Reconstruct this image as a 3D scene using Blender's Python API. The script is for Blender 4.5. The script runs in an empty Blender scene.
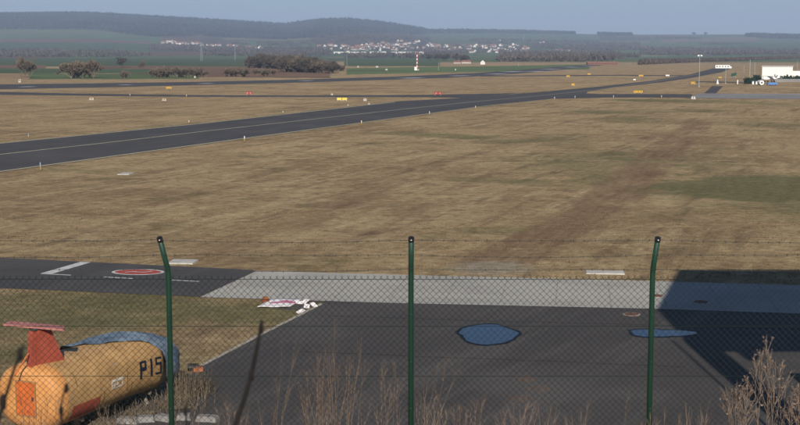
import bpy, math, random
import numpy as np
from mathutils import Vector, Matrix

R = math.radians
scene = bpy.context.scene
COL = scene.collection
random.seed(7)
rng = np.random.default_rng(7)

# ------------------------------------------------------------------ camera
F = 1300.0            # focal length in photo pixels (photo 800 x 425)
PITCH = math.atan(160.5 / F)
CAMZ = 10.0
cam_d = bpy.data.cameras.new('camera')
cam = bpy.data.objects.new('camera', cam_d)
COL.objects.link(cam)
cam.location = (0, 0, CAMZ)
cam.rotation_euler = (math.pi / 2 - PITCH, 0, 0)
cam_d.sensor_width = 36.0
cam_d.lens = F / 800.0 * 36.0
cam_d.clip_start = 0.1
cam_d.clip_end = 60000
cam_d.dof.use_dof = True
cam_d.dof.focus_distance = 32.0
cam_d.dof.aperture_fstop = cam_d.lens / 1000.0 / 0.0075
scene.camera = cam

# ------------------------------------------------------------------ sky, sun, exposure
SUN_EL = R(31)
SUN_AZ = R(178)        # clockwise from +Y: the sun stands behind the camera
world = bpy.data.worlds.new('World')
scene.world = world
world.use_nodes = True
wn = world.node_tree
wn.nodes.clear()
w_out = wn.nodes.new('ShaderNodeOutputWorld')
w_bg = wn.nodes.new('ShaderNodeBackground')
w_sky = wn.nodes.new('ShaderNodeTexSky')
w_sky.sky_type = 'NISHITA'
w_sky.sun_disc = False
w_sky.sun_elevation = SUN_EL
w_sky.sun_rotation = SUN_AZ
w_sky.altitude = 250
w_sky.air_density = 1.0
w_sky.dust_density = 0.2
w_sky.ozone_density = 8.0
w_bg.inputs['Strength'].default_value = 0.055
w_tc = wn.nodes.new('ShaderNodeTexCoord'); w_mp = wn.nodes.new('ShaderNodeMapping'); w_mp.inputs['Scale'].default_value = (1.0, 1.0, 5.0)
w_nz = wn.nodes.new('ShaderNodeTexNoise'); w_nz.inputs['Scale'].default_value = 3.2; w_nz.inputs['Detail'].default_value = 6; w_nz.inputs['Roughness'].default_value = .6
w_mr = wn.nodes.new('ShaderNodeMapRange'); w_mr.inputs['From Min'].default_value = .38; w_mr.inputs['From Max'].default_value = .68; w_mr.inputs['To Min'].default_value = 0.0; w_mr.inputs['To Max'].default_value = .22
w_bw = wn.nodes.new('ShaderNodeRGBToBW'); w_mx = wn.nodes.new('ShaderNodeMix'); w_mx.data_type = 'RGBA'
wn.links.new(w_tc.outputs['Generated'], w_mp.inputs['Vector']); wn.links.new(w_mp.outputs['Vector'], w_nz.inputs['Vector']); wn.links.new(w_nz.outputs['Fac'], w_mr.inputs['Value'])
wn.links.new(w_mr.outputs['Result'], w_mx.inputs[0]); wn.links.new(w_sky.outputs['Color'], w_mx.inputs[6]); wn.links.new(w_sky.outputs['Color'], w_bw.inputs['Color']); wn.links.new(w_bw.outputs['Val'], w_mx.inputs[7])
wn.links.new(w_mx.outputs[2], w_bg.inputs['Color'])
wn.links.new(w_bg.outputs['Background'], w_out.inputs['Surface'])

sun_d = bpy.data.lights.new('sun', 'SUN')
sun = bpy.data.objects.new('sun', sun_d)
COL.objects.link(sun)
sun_d.energy = 4.6
sun_d.angle = R(0.5)
sun_d.color = (1.0, 0.93, 0.82)
to_sun = Vector((math.sin(SUN_AZ) * math.cos(SUN_EL), math.cos(SUN_AZ) * math.cos(SUN_EL), math.sin(SUN_EL)))
sun.rotation_euler = (-to_sun).to_track_quat('-Z', 'Y').to_euler()

scene.view_settings.view_transform = 'Standard'
scene.view_settings.look = 'None'
scene.view_settings.exposure = 0.28
scene.view_settings.gamma = 1.0
scene.view_settings.use_curve_mapping = False
scene.cycles.max_bounces = 6
scene.cycles.volume_bounces = 1

# ------------------------------------------------------------------ helpers: noise, terrain, unprojection
def smooth(a, b, x):
    t = np.clip((np.asarray(x, float) - a) / (b - a), 0, 1)
    return t * t * (3 - 2 * t)

def vnoise(x, y, seed=0):
    x = np.asarray(x, float); y = np.asarray(y, float)
    xi = np.floor(x).astype(np.int64); yi = np.floor(y).astype(np.int64)
    fx = x - xi; fy = y - yi
    fx = fx * fx * (3 - 2 * fx); fy = fy * fy * (3 - 2 * fy)
    def h(a, b):
        n = (a * 374761393 + b * 668265263 + seed * 1442695041) & 0x7fffffff
        n = ((n ^ (n >> 13)) * 1274126177) & 0x7fffffff
        return ((n ^ (n >> 16)) & 0xffff) / 65535.0
    return (h(xi, yi) * (1 - fx) + h(xi + 1, yi) * fx) * (1 - fy) + (h(xi, yi + 1) * (1 - fx) + h(xi + 1, yi + 1) * fx) * fy

def fbm(x, y, seed=0, oct=4):
    s = 0; a = 0.5
    for i in range(oct):
        s = s + a * vnoise(x * 2 ** i, y * 2 ** i, seed + i); a *= 0.5
    return s

SKX = [-900, -300, 0, 60, 90, 130, 200, 250, 285, 305, 325, 350, 385, 405, 430, 500, 560, 620, 700, 740, 770, 800, 1000, 1600]
SKY = [20, 16, 14.5, 13.5, 13.5, 15.5, 19.5, 22.5, 24.5, 22, 19.5, 19.5, 23, 27, 31, 32, 33.5, 35, 35.2, 35, 36, 37, 36, 30]
GD = [0, 1500, 2200, 3000, 3500, 4300, 5500, 6500, 7000, 8000, 12000, 20000]
GV = [0, 0, .012, .075, .15, .31, .62, .92, 1, .9, .6, .5]

def height(X, Y):
    X = np.asarray(X, float); Y = np.asarray(Y, float)
    D = np.sqrt(X * X + Y * Y) + 1e-6
    th = np.arctan2(X, Y)
    px = 400 + F * np.tan(np.clip(th, -.78, .78))
    ridge = 10 + (52 - np.interp(px, SKX, SKY)) / F * 7000
    back = smooth(.8, 1.6, np.abs(th))
    ridge = ridge * (1 - back) + 140 * back
    z = ridge * np.interp(D, GD, GV)
    z = z + 26 * (fbm(X / 900, Y / 900, 3, 3) - .44) * smooth(2400, 4500, D) * (1 - .75 * smooth(6000, 6900, D))
    # viewing mound: eye level path, fence bench, bank down to the airfield
    mound = np.interp(Y, [-60, -30, -2, 2, 13.0, 14.5, 29.5], [0, 8.2, 8.4, 8.35, 5.55, 5.25, 0.0])
    return z + mound * (1 - smooth(70, 160, np.abs(X)))

CP, SP = math.cos(PITCH), math.sin(PITCH)
def ray(px, py):
    u = (px - 400) / F; v = (212.5 - py) / F
    return Vector((u, CP + v * SP, -SP + v * CP))

def atY(px, py, Y):
    """the world point seen at a photo pixel, on the upright plane at depth Y"""
    d = ray(px, py)
    return Vector((0, 0, CAMZ)) + d * (Y / d.y)

def atz(px, py, z=0.0):
    d = ray(px, py)
    return Vector((0, 0, CAMZ)) + d * ((z - CAMZ) / d.z)

STEPS = np.geomspace(900, 9000, 1500)
def ground(px, py):
    """first point of the terrain under a photo pixel"""
    d = ray(px, py)
    hl = math.hypot(d.x, d.y)
    if d.z < 0:
        t = -CAMZ / d.z
        if t * hl < 1400:
            return Vector((d.x * t, d.y * t, 0))
    X = STEPS * d.x / hl; Y = STEPS * d.y / hl
    Z = CAMZ + STEPS * d.z / hl
    hh = height(X, Y)
    k = np.nonzero(Z < hh)[0]
    i = k[0] if len(k) else int(np.argmin(Z - hh))
    return Vector((X[i], Y[i], float(hh[i])))

# ------------------------------------------------------------------ helpers: materials
MATS = {}
def mat(name, col, rough=.8, var=.15, scale=3.0, bump=0.0, metal=0.0, spec=.3, col2=None, detail=5):
    if name in MATS: return MATS[name]
    m = bpy.data.materials.new(name); m.use_nodes = True
    nt = m.node_tree; b = nt.nodes['Principled BSDF']
    tc = nt.nodes.new('ShaderNodeTexCoord')
    nz = nt.nodes.new('ShaderNodeTexNoise'); nz.inputs['Scale'].default_value = scale
    nz.inputs['Detail'].default_value = detail; nz.inputs['Roughness'].default_value = .65
    nt.links.new(tc.outputs['Object'], nz.inputs['Vector'])
    rp = nt.nodes.new('ShaderNodeValToRGB')
    c2 = col2 or tuple(min(1, c * (1 + var)) for c in col)
    c1 = tuple(c * (1 - var) for c in col)
    rp.color_ramp.elements[0].position = .3; rp.color_ramp.elements[1].position = .7
    rp.color_ramp.elements[0].color = (*c1, 1); rp.color_ramp.elements[1].color = (*c2, 1)
    nt.links.new(nz.outputs['Fac'], rp.inputs['Fac'])
    nt.links.new(rp.outputs['Color'], b.inputs['Base Color'])
    b.inputs['Roughness'].default_value = rough; b.inputs['Metallic'].default_value = metal
    b.inputs['Specular IOR Level'].default_value = spec
    if bump:
        bp = nt.nodes.new('ShaderNodeBump'); bp.inputs['Strength'].default_value = bump; bp.inputs['Distance'].default_value = .02
        nt.links.new(nz.outputs['Fac'], bp.inputs['Height']); nt.links.new(bp.outputs['Normal'], b.inputs['Normal'])
    MATS[name] = m
    return m

def N(nt, t, **kw):
    n = nt.nodes.new('ShaderNode' + t)
    for k, v in kw.items():
        if k in n.inputs: n.inputs[k].default_value = v
        else: setattr(n, k, v)
    return n

def mixc(nt, fac, a, b, mode='MIX'):
    n = nt.nodes.new('ShaderNodeMix'); n.data_type = 'RGBA'; n.blend_type = mode
    for sock, v in (('Factor', fac), ('A', a), ('B', b)):
        s = [i for i in n.inputs if i.name == sock and (i.type == 'VALUE' if sock == 'Factor' else i.type == 'RGBA')][0]
        if isinstance(v, bpy.types.NodeSocket): nt.links.new(v, s)
        elif sock == 'Factor': s.default_value = v
        else: s.default_value = (*v, 1)
    return [o for o in n.outputs if o.type == 'RGBA'][0]

def wnoise(nt, pos, scale, detail=4, rough=.6, lo=.35, hi=.65, stretch=None, rot=0):
    v = pos
    if stretch:
        mp = N(nt, 'Mapping'); mp.vector_type = 'TEXTURE'; mp.inputs['Scale'].default_value = tuple(1 / q for q in stretch); mp.inputs['Rotation'].default_value = (0, 0, rot)
        nt.links.new(pos, mp.inputs['Vector']); v = mp.outputs['Vector']
    n = N(nt, 'TexNoise', Scale=scale, Detail=detail, Roughness=rough)
    nt.links.new(v, n.inputs['Vector'])
    mr = N(nt, 'MapRange'); mr.inputs['From Min'].default_value = lo; mr.inputs['From Max'].default_value = hi
    nt.links.new(n.outputs['Fac'], mr.inputs['Value'])
    return mr.outputs['Result']

# ------------------------------------------------------------------ helpers: meshes and objects
class MB:
    """collects geometry for ONE mesh"""
    def __init__(s): s.v = []; s.f = []; s.m = []
    def add(s, vs, fs, mi=0):
        o = len(s.v); s.v += [tuple(v) for v in vs]
        for f in fs: s.f.append(tuple(i + o for i in f)); s.m.append(mi)
        return s
    def box(s, c, d, rz=0, mi=0, taper=1.0):
        vs = []
        for z in (-.5, .5):
            k = taper if z > 0 else 1
            for x, y in ((-.5, -.5), (.5, -.5), (.5, .5), (-.5, .5)):
                X, Y = x * d[0] * k, y * d[1] * k
                vs.append((c[0] + X * math.cos(rz) - Y * math.sin(rz), c[1] + X * math.sin(rz) + Y * math.cos(rz), c[2] + z * d[2]))
        return s.add(vs, [(3, 2, 1, 0), (4, 5, 6, 7), (0, 1, 5, 4), (1, 2, 6, 5), (2, 3, 7, 6), (3, 0, 4, 7)], mi)
    def tube(s, pts, rad, n=6, mi=0, cap=True):
        pts = [Vector(p) for p in pts]; rings = []
        for i, p in enumerate(pts):
            a = pts[max(i - 1, 0)]; b = pts[min(i + 1, len(pts) - 1)]
            d = (b - a).normalized()
            u = d.cross(Vector((0, 1, 0)) if abs(d.y) < .9 else Vector((1, 0, 0))).normalized(); w = d.cross(u)
            r = rad[i] if isinstance(rad, (list, tuple)) else rad
            rings.append([p + (u * math.cos(2 * math.pi * k / n) + w * math.sin(2 * math.pi * k / n)) * r for k in range(n)])
        vs = [v for r_ in rings for v in r_]; fs = []
        for i in range(len(pts) - 1):
            for k in range(n):
                fs.append((i * n + k, i * n + (k + 1) % n, (i + 1) * n + (k + 1) % n, (i + 1) * n + k))
        if cap:
            fs.append(tuple(range(n))[::-1]); fs.append(tuple((len(pts) - 1) * n + k for k in range(n)))
        return s.add(vs, fs, mi)
    def ball(s, c, r, sub=6, mi=0, jit=0):
        r = (r, r, r) if not isinstance(r, (tuple, list)) else r
        vs = []; fs = []; n = sub; m = max(3, sub // 2)
        for i in range(m + 1):
            a = math.pi * i / m
            for k in range(n):
                b = 2 * math.pi * k / n; j = 1 + random.uniform(-jit, jit)
                vs.append((c[0] + r[0] * math.sin(a) * math.cos(b) * j, c[1] + r[1] * math.sin(a) * math.sin(b) * j, c[2] + r[2] * math.cos(a) * j))
        for i in range(m):
            for k in range(n): fs.append((i * n + k, (i + 1) * n + k, (i + 1) * n + (k + 1) % n, i * n + (k + 1) % n))
        return s.add(vs, fs, mi)
    def mesh(s, name, mats, smooth_=False):
        me = bpy.data.meshes.new(name); me.from_pydata(s.v, [], s.f)
        for m in (mats if isinstance(mats, (list, tuple)) else [mats]): me.materials.append(m)
        if len(me.materials) > 1: me.polygons.foreach_set('material_index', s.m)
        if smooth_: me.polygons.foreach_set('use_smooth', [True] * len(me.polygons))
        me.update(); return me
    def build(s, name, mats, parent=None, smooth_=False):
        return link(name, s.mesh(name, mats, smooth_), parent)

def link(name, me, parent=None, loc=None):
    o = bpy.data.objects.new(name, me); COL.objects.link(o)
    if parent: o.parent = parent
    if loc is not None: o.location = loc
    return o

def tag(o, label, cat, group=None):
    o['label'] = label; o['category'] = cat
    if group: o['group'] = group
    return o
def structure(o, label=None):
    o['kind'] = 'structure'
    if label: o['label'] = label
    return o
def stuff(o, label, cat):
    o['kind'] = 'stuff'; o['label'] = label; o['category'] = cat
    return o
def empty(name, loc, label, cat, group=None, rz=0):
    o = bpy.data.objects.new(name, None); COL.objects.link(o); o.location = loc; o.rotation_euler = (0, 0, rz)
    o.empty_display_size = .3
    return tag(o, label, cat, group)

def fast_mesh(name, V, Fc, material):
    """V (n,3), Fc (m,k) numpy -> mesh"""
    me = bpy.data.meshes.new(name); m, k = Fc.shape
    me.vertices.add(len(V)); me.vertices.foreach_set('co', V.astype(np.float32).ravel())
    me.loops.add(m * k); me.loops.foreach_set('vertex_index', Fc.astype(np.int32).ravel())
    me.polygons.add(m); me.polygons.foreach_set('loop_start', np.arange(0, m * k, k, dtype=np.int32))
    me.materials.append(material); me.update(calc_edges=True); return me

def inside(P, x, y):
    """point in polygon, vectorised"""
    c = np.zeros(np.shape(x), bool); n = len(P)
    for i in range(n):
        x1, y1 = P[i]; x2, y2 = P[(i + 1) % n]
        if y1 == y2: continue
        cond = ((y1 > y) != (y2 > y)) & (x < (x2 - x1) * (y - y1) / (y2 - y1) + x1)
        c ^= cond
    return c

def poly_world(P):
    return [(g.x, g.y) for g in (ground(*p) for p in P)]

# ------------------------------------------------------------------ the airfield's outlines (flat ground, traced then laid on z = 0)
TAXI = [(-60, 149), (0, 143), (200, 123.3), (350, 106.8), (395, 101.5), (470, 97.6), (540, 92), (600, 86.6), (650, 81), (690, 74.5), (712, 68.6), (731, 68.4), (722, 72.2), (694, 77.5), (664, 82),
        (610, 88.2), (588, 91.6), (586, 93.4), (600, 94.0), (692, 94.2), (692, 97.6), (610, 97.6), (556, 98.8), (488, 106), (400, 118), (200, 145), (0, 172.3), (-60, 180.5)]
RUNWAY = [(-80, 85.5), (0, 84.4), (170, 82.4), (300, 79.6), (400, 76.4), (470, 73.3), (520, 70), (560, 66.6), (590, 64.8), (604, 65.2), (578, 68), (542, 71.6), (500, 75), (450, 77.8), (400, 79.4), (300, 82.6), (200, 85.1), (100, 87.4), (0, 89.4), (-80, 91)]
LINKWAY = [(-80, 91.8), (0, 92), (100, 93.9), (200, 95.1), (300, 95.4), (420, 94.9), (520, 93.0), (470, 98.2), (420, 97), (300, 97), (200, 96.8), (100, 96), (0, 94.8), (-80, 94.4)]
LINK2 = [(480, 75.6), (620, 74.8), (700, 75.4), (700, 76.2), (620, 75.7), (480, 76.6)]
SPUR = [(704, 93.4), (712, 86.2), (723, 86.2), (716, 93.4)]
SPUR2 = [(690, 82.6), (700, 81.2), (760, 82.6), (760, 83.6), (700, 82.2), (690, 83.6)]
ROADC = [(697, 93.6), (860, 94.0), (860, 99.6), (690, 98.2)]
STRIP = [(-160, 250), (0, 258), (250, 270), (256, 271.2), (200, 297), (0, 288.4), (-160, 282)]
CONC = [(257, 271.3), (400, 275.2), (650, 281.4), (800, 285.6), (980, 291), (980, 319.5), (800, 313.5), (650, 308.6), (400, 303.2), (201, 297.2)]
APRON = [(201, 367), (326, 301.2), (400, 302.2), (650, 307.6), (800, 312.4), (980, 318.5), (1300, 470), (60, 470)]
def flat(P): return [(g.x, g.y) for g in (atz(*p) for p in P)]
W = {k: flat(v) for k, v in dict(taxi=TAXI, runway=RUNWAY, link=LINKWAY, link2=LINK2, spur=SPUR, spur2=SPUR2, road=ROADC, strip=STRIP, conc=CONC, apron=APRON).items()}
# the apron runs on under the foot of the bank
W['apron'] = [p for p in W['apron'][:6]] + [(40, 30.6), (-8.4, 30.6), (-8.4, 33.5)]

# ------------------------------------------------------------------ ground sheet
def make_ground():
    th = np.concatenate([np.radians(np.arange(-180, -32, 3.0)), np.radians(np.arange(-32, -22, .5)), np.radians(np.arange(-22, 22, .1)), np.radians(np.arange(22, 32, .5)), np.radians(np.arange(32, 180, 3.0))])
    rr = [0.8]
    while rr[-1] < 16000:
        r = rr[-1]; k = 1.25 if r < 10 else 1.05 if r < 28 else 1.03 if r < 40 else 1.014 if r < 300 else 1.02 if r < 450 else 1.013 if r < 8000 else 1.15
        rr.append(r * k)
    rr = np.array(rr)
    T, RR = np.meshgrid(th, rr)
    X = RR * np.sin(T); Y = RR * np.cos(T); Z = height(X, Y)
    nr, nt_ = T.shape
    V = np.stack([X.ravel(), Y.ravel(), Z.ravel()], 1)
    V = np.vstack([V, [[0, 0, float(height(0, 0))]]])
    i = np.arange(nr - 1)[:, None]; j = np.arange(nt_)[None, :]; j2 = (j + 1) % nt_
    Fc = np.stack([(i * nt_ + j).ravel() * 1, (i * nt_ + j2).ravel(), ((i + 1) * nt_ + j2).ravel(), ((i + 1) * nt_ + j).ravel()], 1)
    Fc = np.stack([np.broadcast_to(i * nt_ + j, (nr - 1, nt_)).ravel(), np.broadcast_to((i + 1) * nt_ + j, (nr - 1, nt_)).ravel(),
                   np.broadcast_to((i + 1) * nt_ + j2, (nr - 1, nt_)).ravel(), np.broadcast_to(i * nt_ + j2, (nr - 1, nt_)).ravel()], 1)
    me = fast_mesh('ground', V, Fc[:, ::-1].copy(), None) if False else None
    m = ground_material()
    me = fast_mesh('ground', V, Fc, m)
    x = V[:, 0]; y = V[:, 1]; D = np.hypot(x, y); az = np.arctan2(x, y); lg = np.log(np.maximum(D, 1))
    # --- land use: real colours of the fields
    def pol(P):
        w = poly_world(P); return [(math.atan2(a, b), math.log(math.hypot(a, b))) for a, b in w]
    wob = (fbm(x / 160, y / 160, 11, 3) - .45) * .06
    col = np.zeros((len(V), 3)); far = smooth(1150, 1500, D)
    G = np.array((.058, .082, .038)); G2 = np.array((.086, .118, .050)); B = np.array((.16, .10, .065)); T_ = np.array((.23, .185, .11)); WD = np.array((.075, .065, .045)); RB = np.array((.15, .085, .06))
    base = fbm(x / 420, y / 1000, 21, 3)
    col[:] = G2
    col[base > .5] = (G * 1.2); col[base > .56] = T_ * .75; col[base < .36] = B * .8
    fields = [
        ([(-120, 26), (160, 30), (165, 50), (-120, 50)], G2 * 1.1), ([(-120, 28), (60, 29), (130, 34), (-120, 35)], np.array((.12, .13, .06))),
        ([(-120, 39.5), (148, 41), (148, 43.6), (-120, 43)], RB), ([(-120, 43.4), (150, 43.6), (150, 51), (-120, 51)], G * 1.15),
        ([(-120, 12), (60, 12), (90, 12), (200, 18), (285, 23), (325, 18), (420, 29), (420, 34), (340, 37), (200, 36), (150, 37), (100, 30), (-120, 27)], WD),
        ([(150, 44), (270, 46), (270, 52), (150, 52)], WD * 1.2),
        ([(200, 36), (430, 36), (430, 50), (200, 50)], WD * 1.15), ([(225, 37.5), (310, 37), (310, 39.5), (225, 40)], T_ * .7), ([(240, 40), (310, 40), (320, 46), (240, 46)], G2),
        ([(430, 32), (720, 36), (800, 38), (800, 50), (650, 46), (530, 41), (430, 38)], G2), ([(560, 37), (720, 37.5), (640, 42), (560, 41)], G * 1.3),
        ([(660, 39), (760, 38), (760, 42), (660, 43)], T_ * .7), ([(600, 41), (650, 41), (650, 43), (600, 43)], T_ * .8),
        ([(720, 43), (900, 40), (900, 50), (720, 51)], G * 1.2), ([(590, 50), (640, 50), (640, 56), (590, 56)], G2),
        ([(637, 55.4), (680, 56), (720, 58), (720, 60), (637, 58)], T_), ([(637, 57), (900, 51), (900, 59), (700, 62), (640, 64)], G * 1.4),
        ([(-120, 58), (260, 59), (260, 66.5), (-120, 66.5)], G * 1.1), ([(-120, 64.6), (45, 65), (45, 68.4), (-120, 68.4)], B), ([(60, 66), (150, 65.5), (150, 69), (60, 69)], B * .9),
        ([(130, 65.5), (330, 67), (330, 78), (130, 76.5)], B), ([(-120, 67.5), (160, 69.3), (160, 73), (-120, 73.6)], G * 1.2),
        ([(-120, 74.4), (36, 74), (100, 77), (-120, 79)], np.array((.25, .17, .10))), ([(30, 73), (200, 74.8), (200, 79), (30, 79)], G2 * 1.1),
        ([(440, 51), (500, 53), (500, 62), (440, 62)], G2), ([(345, 57), (440, 57), (440, 66), (345, 66)], G * 1.2),
        ([(345, 68.5), (590, 64.5), (590, 69.5), (470, 72.5), (345, 75)], G2 * 1.25),
    ]
    fieldmask = np.zeros(len(V))
    for P, c in fields:
        p = pol(P); q = inside(p, az + wob * .02, lg + wob)
        col[q] = c; fieldmask[q] = 1
    far = np.maximum(far, fieldmask * (D > 420))
    # keep the land near the runway dry grass
    # --- near grass masks
    def seg(p0, p1, w):
        a = np.array(atz(*p0))[:2]; b = np.array(atz(*p1))[:2]; d = b - a; L2 = d @ d
        t = np.clip(((x - a[0]) * d[0] + (y - a[1]) * d[1]) / L2, 0, 1)
        return 1 - smooth(w * .3, w, np.hypot(x - a[0] - t * d[0], y - a[1] - t * d[1]))
    def ell(px, py, rx, ry):
        c = atz(px, py); return 1 - smooth(.45, 1.0, np.hypot((x - c.x) / rx, (y - c.y) / ry))
    nz = fbm(x / 5, y / 5, 31, 4); nz2 = fbm(x / 17, y / 22, 41, 4)
    dirt = np.maximum.reduce([.7 * seg((696, 122), (650, 160), 3.0), .65 * seg((706, 122), (662, 160), 2.6), .75 * seg((650, 160), (590, 205), 2.6), .75 * seg((662, 160), (616, 205), 2.2), 1.1 * seg((590, 205), (470, 263), 1.2), 1.0 * seg((604, 205), (502, 262), .9), 1.1 * seg((616, 205), (526, 263), .9), .7 * seg((650, 190), (560, 262), .6), .6 * seg((640, 190), (548, 262), .5), .6 * seg((395, 180), (215, 260), 3.0), .5 * seg((430, 205), (300, 250), 2.0), .5 * seg((0, 205), (160, 190), 5)])
    dirt = np.clip(dirt * (.30 + 1.2 * nz), 0, .9)
    green = np.maximum.reduce([ell(735, 190, 9, 11), ell(800, 185, 12, 12), .8 * ell(660, 195, 4, 9), .7 * ell(690, 215, 7, 5), .55 * ell(770, 235, 12, 4), .5 * seg((500, 142), (560, 138), 6), .4 * ell(650, 121, 12, 24), .5 * ell(790, 123, 18, 20),
                               .6 * seg((400, 133), (470, 137), 7), .55 * seg((470, 180), (530, 182), 4), .5 * seg((600, 178), (560, 188), 4), .5 * ell(520, 230, 6, 3), .75 * seg((0, 113), (110, 106), 5), .5 * seg((30, 165), (120, 172), 5), .6 * seg((600, 112), (700, 110), 12), .6 * seg((640, 100), (800, 104), 14),
                               .42 * ell(740, 165, 34, 30), .38 * ell(700, 140, 30, 36), .62 * ell(760, 212, 16, 9), .5 * ell(700, 240, 9, 6), .5 * ell(800, 245, 12, 7), .45 * seg((250, 140), (330, 142), 4), .4 * ell(330, 156, 12, 6)])
    green = np.clip(green * (-.25 + 2.2 * nz2), 0, .85)
    lawn = ell(150, 330, 22, 12) * smooth(-.2, .3, nz - .3) * (y < 56)
    green = np.maximum(green, lawn * .75)
    gravel = np.clip(ell(492, 268, 2.6, 2.6) * (.5 + nz), 0, 1)
    for nm, a in (('far', far), ('dirt', dirt), ('green', green), ('gravel', gravel)):
        at = me.attributes.new(nm, 'FLOAT', 'POINT'); at.data.foreach_set('value', a.astype(np.float32))
    at = me.attributes.new('land', 'FLOAT_COLOR', 'POINT')
    at.data.foreach_set('color', np.hstack([col, np.ones((len(V), 1))]).astype(np.float32).ravel())
    me.polygons.foreach_set('use_smooth', [True] * len(me.polygons))
    return structure(link('ground', me), 'dry brown airfield grass running out to fields and hills')

def ground_material():
    m = bpy.data.materials.new('dry_grass_and_fields'); m.use_nodes = True; nt = m.node_tree
    b = nt.nodes['Principled BSDF']; b.inputs['Roughness'].default_value = .95; b.inputs['Specular IOR Level'].default_value = .1
    pos = N(nt, 'NewGeometry').outputs['Position']
    def attr(n, o='Fac'): return N(nt, 'Attribute', attribute_name=n).outputs[o]
    c = mixc(nt, wnoise(nt, pos, .05, 5, .65, .32, .66), (.232, .162, .086), (.425, .308, .168))
    c = mixc(nt, wnoise(nt, pos, .22, 5, .7, .52, .72), c, (.180, .120, .066))
    c = mixc(nt, wnoise(nt, pos, .5, 4, .7, .52, .72, (.16, 1, 1), R(70)), c, (.45, .345, .195))
    c = mixc(nt, wnoise(nt, pos, .5, 4, .7, .53, .74, (.10, 1, 1), R(70)), c, (.135, .092, .054))
    c = mixc(nt, wnoise(nt, pos, .11, 4, .6, .60, .76), c, (.155, .138, .060))
    c = mixc(nt, wnoise(nt, pos, .35, 6, .75, .52, .68, (.6, 1, 1), R(-4)), c, (.43, .325, .18))
    c = mixc(nt, wnoise(nt, pos, .8, 6, .8, .54, .70, (.75, 1, 1), R(5)), c, (.150, .098, .052))
    def broken(a, sc, st=None, rot=0, gain=1.1):
        """ragged edges: the mask minus patchy noise"""
        nz_ = wnoise(nt, pos, sc, 6, .75, .25, .75, st, rot)
        m1 = N(nt, 'Math', operation='MULTIPLY_ADD'); nt.links.new(a, m1.inputs[0]); m1.inputs[1].default_value = 2.0; 
        m2 = N(nt, 'Math', operation='MULTIPLY'); nt.links.new(nz_, m2.inputs[0]); m2.inputs[1].default_value = -gain
        nt.links.new(m2.outputs[0], m1.inputs[2])
        cl = N(nt, 'Clamp'); nt.links.new(m1.outputs[0], cl.inputs['Value'])
        m3 = N(nt, 'Math', operation='MULTIPLY'); nt.links.new(cl.outputs[0], m3.inputs[0]); m3.inputs[1].default_value = .8
        return m3.outputs[0]
    c = mixc(nt, broken(attr('green'), .35, (.5, 1, 1), 0), c, (.112, .115, .048))
    c = mixc(nt, broken(attr('dirt'), .8, (.16, 1, 1), R(73), 1.2), c, mixc(nt, wnoise(nt, pos, 1.2, 5, .7, .4, .65, (.08, 1, 1), R(73)), (.165, .098, .056), (.265, .175, .104)))
    c = mixc(nt, attr('gravel'), c, (.27, .24, .19))
    fine = wnoise(nt, pos, 1.6, 8, .85, .33, .67)
    f2 = N(nt, 'MapRange'); f2.inputs['To Min'].default_value = .50; f2.inputs['To Max'].default_value = 1.42
    nt.links.new(fine, f2.inputs['Value'])
    gray = N(nt, 'CombineColor')
    for k in range(3): nt.links.new(f2.outputs['Result'], gray.inputs[k])
    c = mixc(nt, 1.0, c, gray.outputs['Color'], 'MULTIPLY')
    land = attr('land', 'Color')
    lf = N(nt, 'MapRange'); lf.inputs['To Min'].default_value = .75; lf.inputs['To Max'].default_value = 1.25
    nt.links.new(wnoise(nt, pos, .012, 6, .65, .3, .7), lf.inputs['Value'])
    g2 = N(nt, 'CombineColor')
    for k in range(3): nt.links.new(lf.outputs['Result'], g2.inputs[k])
    land = mixc(nt, 1.0, land, g2.outputs['Color'], 'MULTIPLY')
    c = mixc(nt, attr('far'), c, land)
    nt.links.new(c, b.inputs['Base Color'])
    bp = N(nt, 'Bump', Strength=.5, Distance=.12); nt.links.new(fine, bp.inputs['Height']); nt.links.new(bp.outputs['Normal'], b.inputs['Normal'])
    return m

make_ground()

# ------------------------------------------------------------------ paved areas
def paving(name, base, dark, light, scale=.35, streak=None, rough=.85, spec=.25, bump=.25, crack=False):
    m = bpy.data.materials.new(name); m.use_nodes = True; nt = m.node_tree
    b = nt.nodes['Principled BSDF']; b.inputs['Roughness'].default_value = rough; b.inputs['Specular IOR Level'].default_value = spec
    pos = N(nt, 'NewGeometry').outputs['Position']
    c = mixc(nt, wnoise(nt, pos, scale, 5, .6, .35, .68), base, dark)
    c = mixc(nt, wnoise(nt, pos, scale * .3, 4, .6, .5, .72), c, light)
    if streak: c = mixc(nt, wnoise(nt, pos, .6, 3, .6, .5, .75, (.06, 1, 1), streak), c, light)
    gr = wnoise(nt, pos, 14, 3, .8, .3, .7)
    mr = N(nt, 'MapRange'); mr.inputs['To Min'].default_value = .78; mr.inputs['To Max'].default_value = 1.2; nt.links.new(gr, mr.inputs['Value'])
    gg = N(nt, 'CombineColor')
    for k in range(3): nt.links.new(mr.outputs['Result'], gg.inputs[k])
    c = mixc(nt, 1.0, c, gg.outputs['Color'], 'MULTIPLY')
    nt.links.new(c, b.inputs['Base Color'])
    bp = N(nt, 'Bump', Strength=bump, Distance=.01); nt.links.new(gr, bp.inputs['Height']); nt.links.new(bp.outputs['Normal'], b.inputs['Normal'])
    MATS[name] = m; return m

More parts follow.
